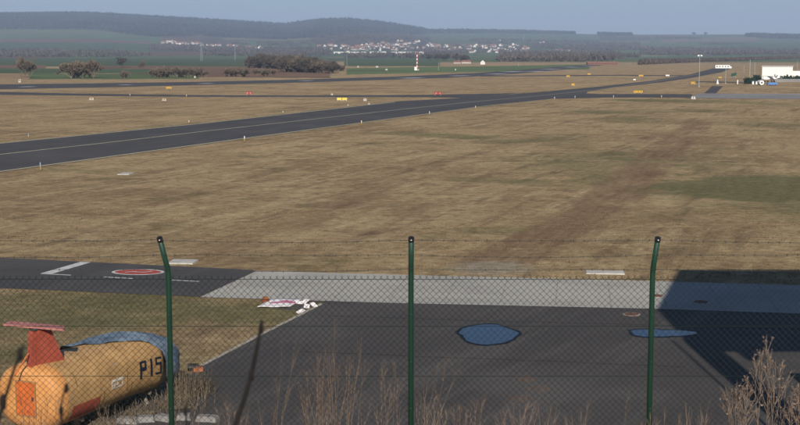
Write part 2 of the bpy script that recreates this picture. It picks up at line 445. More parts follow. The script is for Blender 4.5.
ASPH = paving('asphalt', (.064, .060, .059), (.052, .049, .049), (.082, .077, .074), streak=R(70))
ASPH_N = paving('apron_asphalt', (.068, .060, .056), (.052, .046, .044), (.105, .095, .088), .25, R(60), rough=.8)
CONCM = paving('concrete', (.36, .345, .31), (.29, .28, .255), (.41, .395, .355), .35, R(-8))
CONC_D = paving('old_concrete', (.22, .215, .21), (.18, .175, .17), (.26, .255, .245), .2)
PAINT = mat('white_paint', (.50, .50, .48), .7, .4, 5, col2=(.66, .66, .64))
YPAINT = mat('pale_yellow_paint', (.52, .47, .30), .7, .25, 3)
RPAINT = mat('red_paint', (.36, .055, .04), .7, .4, 5, col2=(.46, .085, .06))

def sheet(name, P, z, material, label=None, parent=None):
    mb = MB(); mb.add([(x, y, z) for x, y in P], [tuple(range(len(P)))])
    o = mb.build(name, material, parent)
    # outlines are traced clockwise or not: make the face look up
    if o.data.polygons[0].normal.z < 0: o.data.flip_normals()
    if not parent: structure(o, label)
    return o

sheet('runway', W['runway'], .018, ASPH, 'long grey runway far across the airfield')
sheet('linking_taxiway', W['link'], .010, ASPH, 'thin dark taxiway between the runway and the wide taxiway')
sheet('far_taxiway', W['link2'], .010, ASPH)
sheet('taxiway', W['taxi'], .022, ASPH, 'wide dark asphalt taxiway crossing the dry grass diagonally')
sheet('taxiway_spur', W['spur'], .014, ASPH)
sheet('service_track', W['spur2'], .012, ASPH)
road = sheet('concrete_road', W['road'], .026, CONC_D, 'light concrete road by the distant hangar')
strip = sheet('apron_taxilane', W['strip'], .016, ASPH, 'dark asphalt lane behind the left fence post')
conc = sheet('concrete_lane', W['conc'], .020, CONCM, 'pale concrete lane across the apron edge')
apron = sheet('apron', W['apron'], .012, ASPH_N, 'dark asphalt apron behind the fence')

def ribbon(name, pts, w, z, material, parent, px=True):
    """painted line of width w along ground points"""
    P = [Vector(atz(*p)).to_2d() if px else Vector(p) for p in pts]
    vs = []; fs = []
    for i, p in enumerate(P):
        d = (P[min(i + 1, len(P) - 1)] - P[max(i - 1, 0)]).normalized(); n = Vector((-d.y, d.x)) * w / 2
        vs += [(p.x + n.x, p.y + n.y, z), (p.x - n.x, p.y - n.y, z)]
    for i in range(len(P) - 1): fs.append((2 * i, 2 * i + 1, 2 * i + 3, 2 * i + 2))
    o = MB().add(vs, fs).build(name, material, parent)
    if o.data.polygons[0].normal.z < 0: o.data.flip_normals()
    return o
taxi = bpy.data.objects['taxiway']; rw = bpy.data.objects['runway']
ribbon('edge_line', [(-60, 179.8), (0, 171.7), (200, 144.5), (400, 117.6), (488, 105.7), (556, 98.6)], .32, .028, YPAINT, taxi)
ribbon('edge_line', [(-60, 149.5), (0, 143.5), (200, 123.8), (350, 107.2), (395, 102)], .4, .028, YPAINT, taxi)
ribbon('centre_line', [(-60, 161.7), (0, 154.6), (100, 143.6), (200, 131.9), (300, 120.7), (400, 109.6), (470, 102.2), (540, 95.7), (600, 89.4), (655, 81.6), (700, 73.8)], .26, .028, YPAINT, taxi)
# runway paint: touchdown bars and centre line dashes
for i, (x0, y0, x1, w) in enumerate([(402, 78.3, 421, 6), (452, 76.0, 468, 5), (490, 74.2, 505, 7), (505, 71.9, 520, 8), (531, 71.6, 545, 9), (545, 69.3, 556, 9), (567, 67.4, 576, 9), (586, 66.0, 592, 9), (200, 83.7, 212, 3), (120, 85.0, 130, 3), (300, 81.0, 312, 3), (20, 87.0, 34, 3)]):
    ribbon('touchdown_bar' if w > 4 else 'centre_dash', [(x0, y0), (x1, y0 - .55 * (x1 - x0) / 20)], w, .024, PAINT, rw)
ribbon('edge_line', [(-80, 91.2), (0, 91.0), (40, 90.9), (52, 90.7)], 1.6, .020, YPAINT, bpy.data.objects['linking_taxiway'])
# paint on the apron lane
ribbon('painted_bar', [(46, 274.1), (86, 262.4)], .55, .021, PAINT, strip)
for a, b_ in (((41, 274.0), (71, 275.6)), ((104, 277.3), (133, 279.0)), ((172, 280.4), (199, 281.9))):
    ribbon('painted_dash', [a, b_], .14, .021, PAINT, strip)
def disc(name, c, rx, ry, z, material, parent, n=28, rot=0, wob=0):
    vs = []
    for k in range(n):
        a = 2 * math.pi * k / n; q = 1 + wob * math.sin(3 * a + 1) + wob * .6 * math.sin(7 * a)
        X, Y = rx * math.cos(a) * q, ry * math.sin(a) * q
        vs.append((c[0] + X * math.cos(rot) - Y * math.sin(rot), c[1] + X * math.sin(rot) + Y * math.cos(rot), z))
    return MB().add(vs, [tuple(range(n))]).build(name, material, parent)
cr = atz(138, 272.4)
disc('roundel_border', cr, 1.22, .80, .021, PAINT, strip, rot=-.12)
disc('roundel_red', cr, 1.08, .64, .025, RPAINT, strip, rot=-.12)
for dx, dy, l, a in ((-.35, .02, .5, .5), (.1, -.05, .5, -.3), (.45, .05, .4, .6)):
    p = Vector((cr.x + dx, cr.y + dy)); d = Vector((math.cos(a), math.sin(a))) * l / 2
    ribbon('roundel_stroke', [p - d, p + d], .11, .029, PAINT, strip, px=False)
ribbon('edge_strip', [(201, 366), (260, 335.2), (322, 303.9)], .16, .017, mat('kerb_pale', (.34, .31, .26), .8, .3, 4), apron)
ribbon('joint_line', [(201, 297.3), (400, 303.4), (650, 308.9), (800, 313.8), (980, 319.8)], .10, .026, mat('joint_pale', (.40, .39, .37), .8, .25, 2), conc)
# cross joints in the concrete lane
JM = mat('joint_dark', (.245, .235, .22), .9, .2)
for k in range(13):
    a = atz(238 + k * 56, 271.6 + k * 1.47); b_ = atz(150 + k * 60, 296 + k * 1.65)
    t0 = atz(257 + k * 50, 271.6 + k * 1.30); n = Vector((.13, 1)).normalized()
    ribbon('slab_joint', [(t0.x, t0.y - .25), (t0.x - n.x * 6.0, t0.y - n.y * 6.0)], .035, .0265, JM, conc, px=False)

TAR = mat('tar_seam', (.026, .023, .022), .95, .2, 3, spec=.0)
for pts in ([(330, 316), (480, 321), (640, 325), (800, 330), (900, 333)], [(300, 352), (420, 357), (560, 362), (700, 368)]):
    P = [atz(*p) for p in pts]; Q = []
    for a, b_ in zip(P[:-1], P[1:]):
        for i in range(10): q = a.lerp(b_, i / 10); Q.append((q.x + random.uniform(-.04, .04), q.y + random.uniform(-.04, .04)))
    ribbon('tar_seam', Q, .035, .0165, TAR, apron, px=False)
# concrete slabs let into the grass
for px, py, sx, sy, lab in ((183, 262.3, 1.25, 1.15, 'pale concrete slab in the grass behind the left fence post'), (605, 273, 1.75, .8, 'pale concrete slab in the grass left of the right fence post'), (126, 174, 1.0, 1.6, 'small pale slab lying in the grass below the taxiway')):
    c = atz(px, py); mb = MB(); mb.box((0, 0, .03), (sx, sy, .06), rz=-.1, taper=.97)
    tag(link('concrete_slab', mb.mesh('concrete_slab', mat('slab', (.40, .385, .35), .85, .25, 2, .2)), loc=(c.x, c.y, 0)), lab, 'slab', 'concrete slabs in the grass')
# manhole covers
for px, py, lab in ((656, 296.4, 'rusty manhole cover in the concrete lane beside the right post'), (701, 302.5, 'dark manhole cover in the shaded concrete lane'), (631.5, 315, 'rusty manhole cover with pale rim in the dark asphalt')):
    c = atz(px, py); e = empty('manhole_cover', (c.x, c.y, .02), lab, 'manhole', 'manhole covers')
    MB().tube([(0, 0, 0), (0, 0, .016)], .34, 20).build('rim', mat('rim_pale', (.30, .25, .21), .8, .3, 5), e)
    MB().tube([(0, 0, .012), (0, 0, .024)], .27, 20).build('lid', mat('rust_iron', (.13, .055, .035), .8, .4, 8), e)

# ------------------------------------------------------------------ puddles
def water_mat():
    m = bpy.data.materials.new('puddle_water'); m.use_nodes = True; nt = m.node_tree; b = nt.nodes['Principled BSDF']
    b.inputs['Base Color'].default_value = (.008, .022, .045, 1); b.inputs['Roughness'].default_value = .03; b.inputs['IOR'].default_value = 1.33
    b.inputs['Specular IOR Level'].default_value = .5
    n = N(nt, 'TexNoise', Scale=3.0, Detail=2.0); bp = N(nt, 'Bump', Strength=.02, Distance=.01)
    nt.links.new(n.outputs['Fac'], bp.inputs['Height']); nt.links.new(bp.outputs['Normal'], b.inputs['Normal'])
    return m
WATER = water_mat(); WET = mat('wet_asphalt', (.006, .006, .007), .5, .3, 5, .1, spec=.1)
def puddle(P, label):
    """outline in photo pixels laid on the apron; a wet margin round the water"""
    Wp = [Vector((g.x, g.y)) for g in (atz(*p) for p in P)]
    c = sum(Wp, Vector((0, 0))) / len(Wp)
    # smooth the outline
    for _ in range(3):
        Q = []
        for i in range(len(Wp)): a, b_ = Wp[i], Wp[(i + 1) % len(Wp)]; Q += [a * .75 + b_ * .25, a * .25 + b_ * .75]
        Wp = Q
    Wp = [p + (p - c).normalized() * (.16 * (vnoise(p.x * 2.3, p.y * 2.3, 9) - .5) + .10 * (vnoise(p.x * 6, p.y * 6, 10) - .5)) for p in Wp]
    def ring(g, j): 
        out = []
        for i, p in enumerate(Wp):
            d = (p - c); L = d.length
            out.append((p.x + d.x / L * (g + random.uniform(-j, j)), p.y + d.y / L * (g * 1.4 + random.uniform(-j, j))))
        return out
    w = sheet('puddle', ring(0, .02), .021, WATER, label)
    sheet('wet_margin', ring(.13, .05), .0165, WET, None, w)
    return w
puddle([(460, 333), (466, 327.5), (478, 325.2), (494, 325), (508, 328), (520, 334), (512, 339), (502, 344), (488, 345.5), (474, 344.5), (464, 340)], 'eye shaped rain puddle reflecting blue sky beside the middle fence post')
puddle([(630, 333), (634, 329.8), (648, 329.4), (664, 330.2), (684, 331), (700, 333.2), (690, 336), (668, 337), (648, 337.4), (634, 336.4)], 'long thin rain puddle reflecting blue sky behind the right fence post')

# ------------------------------------------------------------------ far woods (single masses nobody could count)
def sample_poly(P, n):
    xs = [p[0] for p in P]; ys = [p[1] for p in P]; out = np.zeros((0, 2))
    for _ in range(60):
        q = np.stack([rng.uniform(min(xs), max(xs), n * 3), rng.uniform(min(ys), max(ys), n * 3)], 1)
        out = np.vstack([out, q[inside(P, q[:, 0], q[:, 1])]])
        if len(out) >= n: break
    return out[:n]
def crown_template(n, seed, spread=.5):
    """ragged bare crown: n thin upright slivers fanning from the stem, unit size"""
    r = np.random.default_rng(seed); V = []; Fc = []
    for k in range(n):
        a = r.uniform(0, 6.283); rad = spread * math.sqrt(r.uniform(0, 1)); h = r.uniform(.45, 1.0) * (1 - .55 * (rad / spread) ** 2)
        base = np.array([rad * .35 * math.cos(a), rad * .35 * math.sin(a), r.uniform(0, .35)])
        tip = np.array([rad * math.cos(a), rad * math.sin(a), h]); b = a + r.uniform(-1.5, 1.5) + 1.57
        w = np.array([math.cos(b), math.sin(b), r.uniform(-.2, .2)]) * r.uniform(.05, .13)
        o = len(V); mid = base * .35 + tip * .65
        V += [base, mid + w, tip, mid - w]; Fc.append((o, o + 1, o + 2)); Fc.append((o, o + 2, o + 3))
    return np.array(V), np.array(Fc)
def wood(name, polys, spacing, hgt, n_sl, material, label, seed, wide=.5, thr=0.0, gap=200.0):
    pts = []
    for P in polys:
        w = poly_world(P); xs = np.array(w); 
        area = abs(sum(xs[i][0] * xs[(i + 1) % len(xs)][1] - xs[(i + 1) % len(xs)][0] * xs[i][1] for i in range(len(xs)))) / 2
        pts.append(sample_poly(w, int(min(9000, max(12, area / spacing ** 2)))))
    pts = np.vstack(pts); pts = pts[fbm(pts[:, 0] / gap, pts[:, 1] / gap, seed, 3) > thr]; z = height(pts[:, 0], pts[:, 1]); allV = []; allF = []; off = 0
    tmpl = [crown_template(n_sl, seed + k, wide) for k in range(6)]
    for k in range(6):
        sel = np.arange(k, len(pts), 6); V, Fc = tmpl[k]
        if not len(sel): continue
        ang = rng.uniform(0, 6.28, len(sel)); s = hgt * rng.uniform(.65, 1.25, len(sel)); ca, sa = np.cos(ang), np.sin(ang)
        X = pts[sel, 0][:, None] + (V[:, 0] * ca[:, None] - V[:, 1] * sa[:, None]) * s[:, None]
        Y = pts[sel, 1][:, None] + (V[:, 0] * sa[:, None] + V[:, 1] * ca[:, None]) * s[:, None]
        Z = z[sel][:, None] - 1.0 + V[:, 2] * s[:, None]
        allV.append(np.stack([X, Y, Z], 2).reshape(-1, 3))
        allF.append((Fc[None] + (np.arange(len(sel)) * len(V))[:, None, None]).reshape(-1, 3) + off); off += len(sel) * len(V)
    me = fast_mesh(name, np.vstack(allV), np.vstack(allF), material)
    return stuff(link(name, me), label, 'woodland')
BARK_FAR = mat('far_bare_woods', (.092, .078, .066), .95, .4, .02, spec=.05)
BARK_RIDGE = mat('ridge_woods', (.044, .046, .038), .95, .55, .006, spec=.05)
BARK_MID = mat('mid_bare_woods', (.092, .070, .056), .95, .35, .05, spec=.05)
wood('ridge_forest', [[(-120, 13), (60, 13.2), (95, 13.4), (140, 16), (200, 19.3), (200, 36), (150, 36.5), (100, 30), (-120, 27)],
                      [(200, 19.3), (285, 24.2), (325, 19.3), (352, 19.3), (385, 22.7), (425, 29), (425, 35), (340, 37), (200, 36)]], 15, 15, 9, BARK_RIDGE, 'dark wooded ridge along the skyline on the left', 100, .55)
wood('skyline_wood', [[(425, 30.6), (500, 31.8), (575, 33.2), (575, 34.2), (500, 33.4), (425, 33)], [(598, 34.4), (632, 35.0), (632, 36.2), (598, 35.6)], [(752, 35.3), (800, 36.6), (840, 36.6), (840, 39), (760, 38.2), (745, 36.6)]], 12, 17, 10, BARK_RIDGE, 'dark strips of wood along the low skyline on the right', 140, .5)
wood('valley_wood', [[(-120, 51.5), (150, 51.5), (270, 50), (330, 52), (330, 58), (200, 57), (-120, 58)], [(150, 46), (330, 48), (330, 51), (150, 51)], [(420, 47), (470, 52), (440, 61), (400, 59)],
                     [(500, 52), (600, 51), (640, 57), (600, 62), (500, 62)], [(530, 41), (600, 42), (600, 50), (530, 49)], [(600, 36), (650, 38), (650, 40), (600, 40)], [(600, 43), (640, 43), (640, 50), (600, 51)],
                     [(640, 48), (720, 49), (730, 55.5), (640, 55)], [(720, 49), (860, 51), (860, 55), (720, 55.4)], [(345, 54.5), (420, 55), (420, 58), (345, 58.5)], [(200, 37), (240, 38), (250, 45), (205, 43)], [(255, 42), (330, 41), (345, 45), (260, 46)], [(310, 37), (420, 36), (400, 40), (330, 42)], [(655, 37), (700, 38), (700, 40), (655, 39.4)], [(700, 43.6), (800, 42), (800, 43.2), (700, 45)], [(340, 38), (430, 38.5), (430, 40), (340, 40)], [(470, 40), (530, 40), (530, 44), (470, 44)]],
     16, 11, 14, BARK_FAR, 'brown bare woods and hedges in the far valley', 180, .6, .40, 190.0)
wood('town_trees', [[(318, 46), (400, 46), (400, 52), (318, 52)], [(345, 42), (400, 39), (462, 46), (462, 51), (345, 51)], [(438, 46), (528, 46), (528, 53), (438, 53)], [(163, 43), (202, 45), (264, 48), (264, 50), (163, 47)]], 26, 9, 12, BARK_FAR, 'bare garden trees scattered among the town houses', 300, .55, .38, 90.0)
wood('field_hedge', [[(640, 64.0), (700, 61.0), (800, 57.4), (900, 55), (900, 56.4), (800, 58.6), (700, 62.2), (640, 65.0)], [(640, 62.2), (720, 60.4), (720, 60.9), (640, 63)]], 4.6, 5.2, 16, BARK_MID, 'long dark hedge slanting behind the far taxiway on the right', 220, .6)

# ------------------------------------------------------------------ single trees: bare twiggy crowns
def bare_tree_meshes(seed, h, spread, levels=4, trunk=.015, stems=1, first=.27):
    r = random.Random(seed); trs = []; cr = MB()
    def grow(mb, p, d, L, rad, lv):
        q = p + d * L
        mb.tube([p, q], [rad, rad * .62], 5 if lv < 2 else 3, cap=False)
        if lv >= levels:
            for _ in range(9):
                t = (d + Vector((r.uniform(-1, 1), r.uniform(-1, 1), r.uniform(-.3, .9))) * .75).normalized() * L * r.uniform(.6, 1.2)
                w = Vector((r.uniform(-1, 1), r.uniform(-1, 1), r.uniform(-1, 1))) * h * .0075
                cr.add([q - w, q + w, q + t], [(0, 1, 2)])
            return
        for k in range(r.choice((3, 4)) if lv else r.choice((4, 5, 6))):
            nd = (d * .75 + Vector((r.uniform(-1, 1), r.uniform(-1, 1), r.uniform(-.15, .7))) * spread).normalized()
            grow(cr, p + d * L * r.uniform(.55, 1.0), nd, L * r.uniform(.62, .86), rad * .55, lv + 1)
    for s in range(stems):
        o = Vector((r.uniform(-.12, .12) * h, r.uniform(-.12, .12) * h, 0)) if stems > 1 else Vector((0, 0, 0))
        tr = MB(); trs.append(tr); grow(tr, o, Vector((r.uniform(-.12, .12), r.uniform(-.12, .12), 1)).normalized(), h * first, h * trunk, 0)
    top = max(v[2] for v in cr.v); wid = sorted(math.hypot(v[0], v[1]) for v in cr.v)[int(len(cr.v) * .93)]
    for mb in trs + [cr]: mb.v = [(x * .52 / wid, y * .52 / wid, z / top) for x, y, z in mb.v]
    return trs, cr
TREE_M = mat('bare_branches', (.155, .128, .098), .95, .3, .6, spec=.05)
TREE_M2 = mat('reddish_bare_branches', (.175, .138, .104), .95, .3, .6, spec=.05)
TREE_D = mat('dark_bare_branches', (.088, .076, .062), .95, .3, .6, spec=.05)
tree_lib = []
for k, (sp, st, fi) in enumerate(((.85, 1, .22), (1.0, 3, .14), (.8, 2, .2), (1.05, 5, .1))):
    t, c = bare_tree_meshes(50 + k, 1.0, sp, 4, .011, st, fi)
    tree_lib.append((t, c))
tree_me = {}
def tree(kind, m, px, py, hpx, label, group=None, wide=1.0, cat='tree', name='bare_tree', loc=None):
    g = loc if loc is not None else ground(px, py); D = math.hypot(g.x, g.y); h = hpx * D / F
    if (kind, m.name) not in tree_me: tree_me[(kind, m.name)] = ([t.mesh('trunk', m) for t in tree_lib[kind][0]], tree_lib[kind][1].mesh('crown', m))
    e = empty(name, (g.x, g.y, g.z - .32 * h), label, cat, group, random.uniform(0, 6.28)); e.scale = (h * wide * 1.15, h * wide * 1.15, h * 1.32)
    for t in tree_me[(kind, m.name)][0]: link('trunk', t, e)
    link('crown', tree_me[(kind, m.name)][1], e)
    return e
tree(1, TREE_M, 24, 77.5, 22, 'rounded bare tree leftmost beyond the runway', wide=.75)
tree(3, TREE_M2, 73, 78, 18, 'bushy reddish bare tree, left of the pair beyond the runway', wide=1.2)
tree(1, TREE_M2, 93, 78, 19, 'broad reddish bare tree, right of the pair beyond the runway', wide=1.15)
tree(0, TREE_D, 123, 67.5, 11, 'small dark round tree in the green field at left', wide=.9)
tree(2, TREE_M, 142, 68.5, 9, 'small brown tree in the green field, right of the dark one', wide=.9)
tree(3, TREE_M2, 125, 78, 8, 'low reddish bush by the green verge, below the small dark tree', wide=.9, cat='bush', name='bare_bush')
for k, (px, py, hp, kd) in enumerate([(153, 77.5, 9, 1), (160, 77.5, 11, 3), (167, 77.4, 12, 3), (175, 77.5, 12, 1), (182, 77.3, 11, 3), (189, 77.3, 11, 1), (197, 77.2, 11, 3), (206, 77, 7, 1), (228, 76.5, 10, 3), (235, 76.5, 11, 1), (243, 76.5, 10, 3), (256, 76, 9, 1), (264, 76, 8, 3), (272, 75.6, 8, 1)]):
    tree(kd, TREE_M2 if k % 2 else TREE_M, px, py, hp, 'brown bare scrub bush in the hedge left of the dark copse', 'scrub bushes beside the copse', 1.0, 'bush', 'bare_bush')
cop = 0
for row, (y0, y1, n) in enumerate(((63.8, 66.5, 24), (67.5, 71, 26), (71.5, 73.4, 16))):
    for k in range(n):
        t = (k + random.uniform(.1, .9)) / n; px = (232 if row == 0 else 250 if row == 1 else 285) + t * (105 if row == 0 else 92 if row == 1 else 52)
        if row == 0 and px < 250: continue
        py = y0 + (y1 - y0) * t
        top = np.interp(px, [235, 250, 268, 300, 325, 347], [63, 55.5, 53.4, 55.5, 59.5, 66.5])
        tree(random.choice((1, 3, 3, 2)), TREE_D if random.random() < .7 else TREE_M, px, py, max(6, (py - top) * random.uniform(.9, 1.12)), 'bare tree packed into the large dark copse beyond the runway', 'trees of the dark copse', 1.0)
for k, (px, py, hp) in enumerate([(438, 61, 8), (446, 61.5, 9), (455, 61, 9), (463, 61.5, 8), (430, 60.5, 7)]):
    tree(k % 4, TREE_D, px, py, hp, 'dark round tree in the clump left of the white gabled house', 'clump of dark trees below the town', 1.0)
for k, px in enumerate((694, 706, 748)):
    tree(0, TREE_D, px, 35.6 if px < 740 else 36, 3.6, 'tiny lone tree on the bare skyline', 'lone trees on the skyline', .9)

# ------------------------------------------------------------------ the town
WALLS = [mat('house_white', (.62, .60, .57), .8, .06), mat('house_cream', (.46, .41, .35), .8, .08), mat('house_grey', (.33, .31, .29), .8, .08)]
ROOFS = [mat('roof_red', (.20, .095, .068), .85, .2), mat('roof_dark', (.10, .075, .065), .85, .2), mat('roof_brown', (.20, .115, .08), .85, .2)]
GLASS = mat('window_dark', (.03, .035, .045), .2, .1)
def house_mesh(w, d, h, rh, wm, rm):
    mb = MB(); a, b = w / 2, d / 2; o = .35
    mb.add([(-a, -b, 0), (a, -b, 0), (a, b, 0), (-a, b, 0), (-a, -b, h), (a, -b, h), (a, b, h), (-a, b, h), (-a, 0, h + rh), (a, 0, h + rh)],
           [(0, 1, 5, 4), (2, 3, 7, 6), (1, 2, 6, 9, 5), (3, 0, 4, 8, 7)], 0)
    for s in (-1, 1):
        e0 = Vector((0, s * (b + o), h - o * rh / b + .12)); r0 = Vector((0, 0, h + rh + .12))
        P = [(-a - o, e0.y, e0.z), (a + o, e0.y, e0.z), (a + o, 0, r0.z), (-a - o, 0, r0.z)]
        mb.add(P + [(x, y, z - .11) for x, y, z in P], [(0, 1, 2, 3), (7, 6, 5, 4), (0, 4, 5, 1), (1, 5, 6, 2), (3, 7, 4, 0)], 1)
    mb.box((w * .2, .3, h + rh + .2), (.8, .8, 1.3), mi=1)
    for i in range(3):
        x = (-.3 + .3 * i) * w
        for zz in (h * .3, h * .75):
            mb.box((x, -b - .01, zz), (1.1, .06, 1.2), mi=2)
    mb.box((a + .01, 0, h * .7), (.06, 1.1, 1.2), mi=2)
    return mb.mesh('house', [wm, rm, GLASS])
HV = []
for i, wm in enumerate(WALLS):
    for j, rm in enumerate(ROOFS):
        HV.append((i, j, house_mesh(11 + i, 9, 5.5 + j * .5, 3.8, wm, rm), house_mesh(16, 10, 6.5, 4.2, wm, rm)))
RN = ['red', 'dark', 'brown']; WN = ['white', 'cream', 'grey']
def house(px, py, town, rz=None, big=False, pick=None, name='house', scale=1.0):
    g = ground(px, py)
    i, j, me, me2 = HV[pick if pick is not None else random.choices(range(9), [5, 4, 4, 3, 1.5, 2, 1, 1, 1])[0]]
    o = link(name, me2 if big else me, None, (g.x, g.y, g.z - .6))
    o.rotation_euler = (0, 0, random.choice((0, 1.57)) + random.uniform(-.5, .5) if rz is None else rz)
    s = random.uniform(.5, .85) * scale; o.scale = (s, s, s)
    return tag(o, f'{WN[i]} {"large" if big else "small"} house with {RN[j]} roof in the {town}', 'house', f'{WN[i]} {"large" if big else "small"} houses with {RN[j]} roofs in the {town}')
for n, bx, town in ((26, (163, 42.5, 202, 46.5), 'far village left of the copse'), (28, (200, 45, 264, 49.6), 'far village left of the copse'),
                    (30, (318, 46, 400, 51), 'hillside town at the centre'), (110, (345, 40, 462, 50.5), 'hillside town at the centre'),
                    (64, (438, 47, 528, 53), 'lower town right of centre'), (10, (470, 45, 520, 48), 'lower town right of centre'), (7, (544, 51.5, 560, 53.5), 'hamlet right of the town'), (4, (538, 42.5, 548, 44.5), 'hamlet right of the town')):
    for k in range(n):
        px = random.uniform(bx[0], bx[2]); py = random.uniform(bx[1], bx[3])
        if bx[0] == 345 and py < 40 + abs(px - 405) * .14: py = 40 + abs(px - 405) * .14 + random.uniform(0, 4)
        if bx[0] == 163: py = 42.5 + (px - 163) * .07 + random.uniform(-1, 1)
        if bx[0] == 200: py = 45.6 + (px - 200) * .055 + random.uniform(-.8, .8)
        house(px, py, town, big=random.random() < .25)
for px, py, lab in ((499.5, 40.8, 'lone white house on the green slope above the lower town'), (568.5, 51.6, 'lone white block among woods right of the hamlet'), (317, 51.6, 'bright white house between the villages above the copse'), (20, 55.2, 'lone white building in the dark tree belt at far left')):
    o = house(px, py, 'x', rz=.1, pick=0, big=True, scale=.75); tag(o, lab, 'house'); del o['group']
o = house(482.5, 64.5, 'x', rz=1.57, pick=0); o.scale = (.42, .42, .45); tag(o, 'small white gabled hut standing beyond the runway', 'house'); del o['group']
for px, lab in ((457, 'red roofed farmhouse left of the white gabled hut'), (466, 'red roofed barn beside the white gabled hut')):
    o = house(px, 63.6, 'x', rz=0, pick=3, big=px > 460); o.scale = (.5, .5, .34); tag(o, lab, 'house'); del o['group']
RSHED = house_mesh(16, 10, 6.5, 4.2, mat('red_boards', (.20, .075, .055), .85, .2), ROOFS[2])
# long red roofed sheds at the runway end
for k, px in enumerate((592, 602, 612)):
    o = house(px, 64.6, 'x', rz=.05, pick=6, big=True); o.data = RSHED; o.scale = (.5, .5, .28)
    tag(o, ('leftmost', 'middle', 'rightmost')[k] + ' of the three low red sheds at the runway end', 'shed'); del o['group']

# long factory halls below the town
def hall(px0, px1, py, hpx, lab, stripe=False):
    a = ground(px0, py); b = ground(px1, py); D = (a.length + b.length) / 2; L = (px1 - px0) * D / F; h = hpx * D / F
    c = (a + b) / 2; e = empty('factory_hall', (c.x, c.y, min(a.z, b.z) - .5), lab, 'hall', None, 0)
    MB().box((0, 0, h / 2), (L, L * .35, h)).build('wall', WALLS[0], e)
    MB().box((0, 0, h + .25), (L + .8, L * .35 + .8, .5)).build('roof', mat('hall_roof', (.5, .5, .48), .7, .1), e)
    n = max(3, int(L / 9))
    for k in range(n):
        MB().box((-L / 2 + (k + .5) * L / n, -L * .175 - .03, h * .35), (L / n * .55, .12, h * .5)).build('loading_door', GLASS if not (stripe and k % 3 == 0) else mat('hall_yellow', (.55, .5, .1), .7, .1), e)
    return e
hall(334, 366, 53.6, 2.0, 'long low white factory hall left of the striped mast', False)
hall(370, 386, 53.8, 2.4, 'white and yellow factory hall beside the long hall', True)
hall(391, 423, 54.4, 2.8, 'long pale factory hall directly behind the striped mast', False)

# ------------------------------------------------------------------ masts, poles and pylons
GALV = mat('galvanised', (.42, .43, .43), .5, .15, 4, metal=.3); WHITE = mat('white_enamel', (.78, .78, .76), .5, .08, 3); REDM = mat('signal_red', (.50, .07, .04), .6, .15, 3)
DARKM = mat('dark_metal', (.05, .055, .05), .6, .2, 4); YEL = mat('sign_yellow', (.52, .31, .035), .5, .15, 4); BLK = mat('black_plastic', (.012, .012, .014), .5, .1)
def pole(px, py, top, lab, head=True, r=.09, name='lamp_pole', grp=None):
    g = ground(px, py); D = math.hypot(g.x, g.y); h = (py - top) * D / F
    e = empty(name, g, lab, 'pole', grp)
    MB().tube([(0, 0, 0), (0, 0, h)], [r * .95, r * .65], 8).build('mast', GALV, e)
    MB().box((0, 0, .1), (.5, .5, .2)).build('foot', mat('footing', (.35, .34, .32), .9), e)
    if head:
        MB().box((0, 0, h + .1), (1.3, .2, .12)).build('crossbar', GALV, e)
        for s in (-1, 1): MB().box((s * .45, -.12, h - .12), (.45, .3, .3)).build('floodlight', WHITE, e)
    else: MB().ball((0, 0, h + .05), .08, 8).build('beacon', GALV, e)
    return e
pole(699, 87, 56.5, 'tall floodlight pole beside the curving far taxiway', r=.085)
pole(725.5, 83.5, 68.5, 'slim grey pole between the white cabin and green board', False, .07)
pole(743.5, 83, 66, 'slim pole leftmost of the cluster beside the hangar', False, .07)
pole(749.5, 83.5, 60.5, 'tallest thin pole in the cluster left of the hangar', False, .10)
pole(754.3, 84, 64, 'thin pole rightmost of the cluster left of the hangar', False, .07)
pole(797, 78, 62, 'thin pole right of the hangar at the photo edge', False, .08)
pole(768.5, 76, 64, 'thin pole standing just behind the hangar roof', False, .06)
pole(347, 66, 54, 'thin grey pole at the right end of the copse', False, .10)
pole(518.5, 66, 63, 'short pale pole beyond the middle of the runway', False, .12)
pole(438.5, 70, 62.8, 'thin pale pole right of the striped mast', False, .09)

def pylon(px, py, top, lab, arms=1, k=1.0):
    g = ground(px, py); D = math.hypot(g.x, g.y); h = (py - top) * D / F; w = h * .085 * k; e = empty('power_pylon', g, lab, 'pylon')
    mb = MB(); r = h * .006 * k
    cs = [(-1, -1), (1, -1), (1, 1), (-1, 1)]
    for x, y in cs: mb.tube([(x * w, y * w, 0), (x * w * .15, y * w * .15, h)], r, 4)
    for i in range(7):
        z0, z1 = h * i / 7, h * (i + 1) / 7; a0 = w * (1 - .85 * i / 7); a1 = w * (1 - .85 * (i + 1) / 7)
        for q in range(4):
            (x, y), (X, Y) = cs[q], cs[(q + 1) % 4]
            mb.tube([(x * a0, y * a0, z0), (X * a1, Y * a1, z1)], r * .6, 3); mb.tube([(X * a0, Y * a0, z0), (x * a1, y * a1, z1)], r * .6, 3)
    mb.build('lattice', GALV, e)
    for i in range(arms):
        z = h * (.94 - .16 * i); MB().tube([(-h * .13, 0, z), (0, 0, z + h * .025), (h * .13, 0, z)], r, 4).build('crossarm', GALV, e)
    return e
pylon(201.5, 61, 42.5, 'tall grey lattice pylon between the green fields and copse', 2, .7)
pylon(235, 60, 47, 'short lattice pylon left of the copse', 1, .6)
pylon(523.5, 41, 34.8, 'small pylon with crossarm on the slope above the lower town', 2, .9)

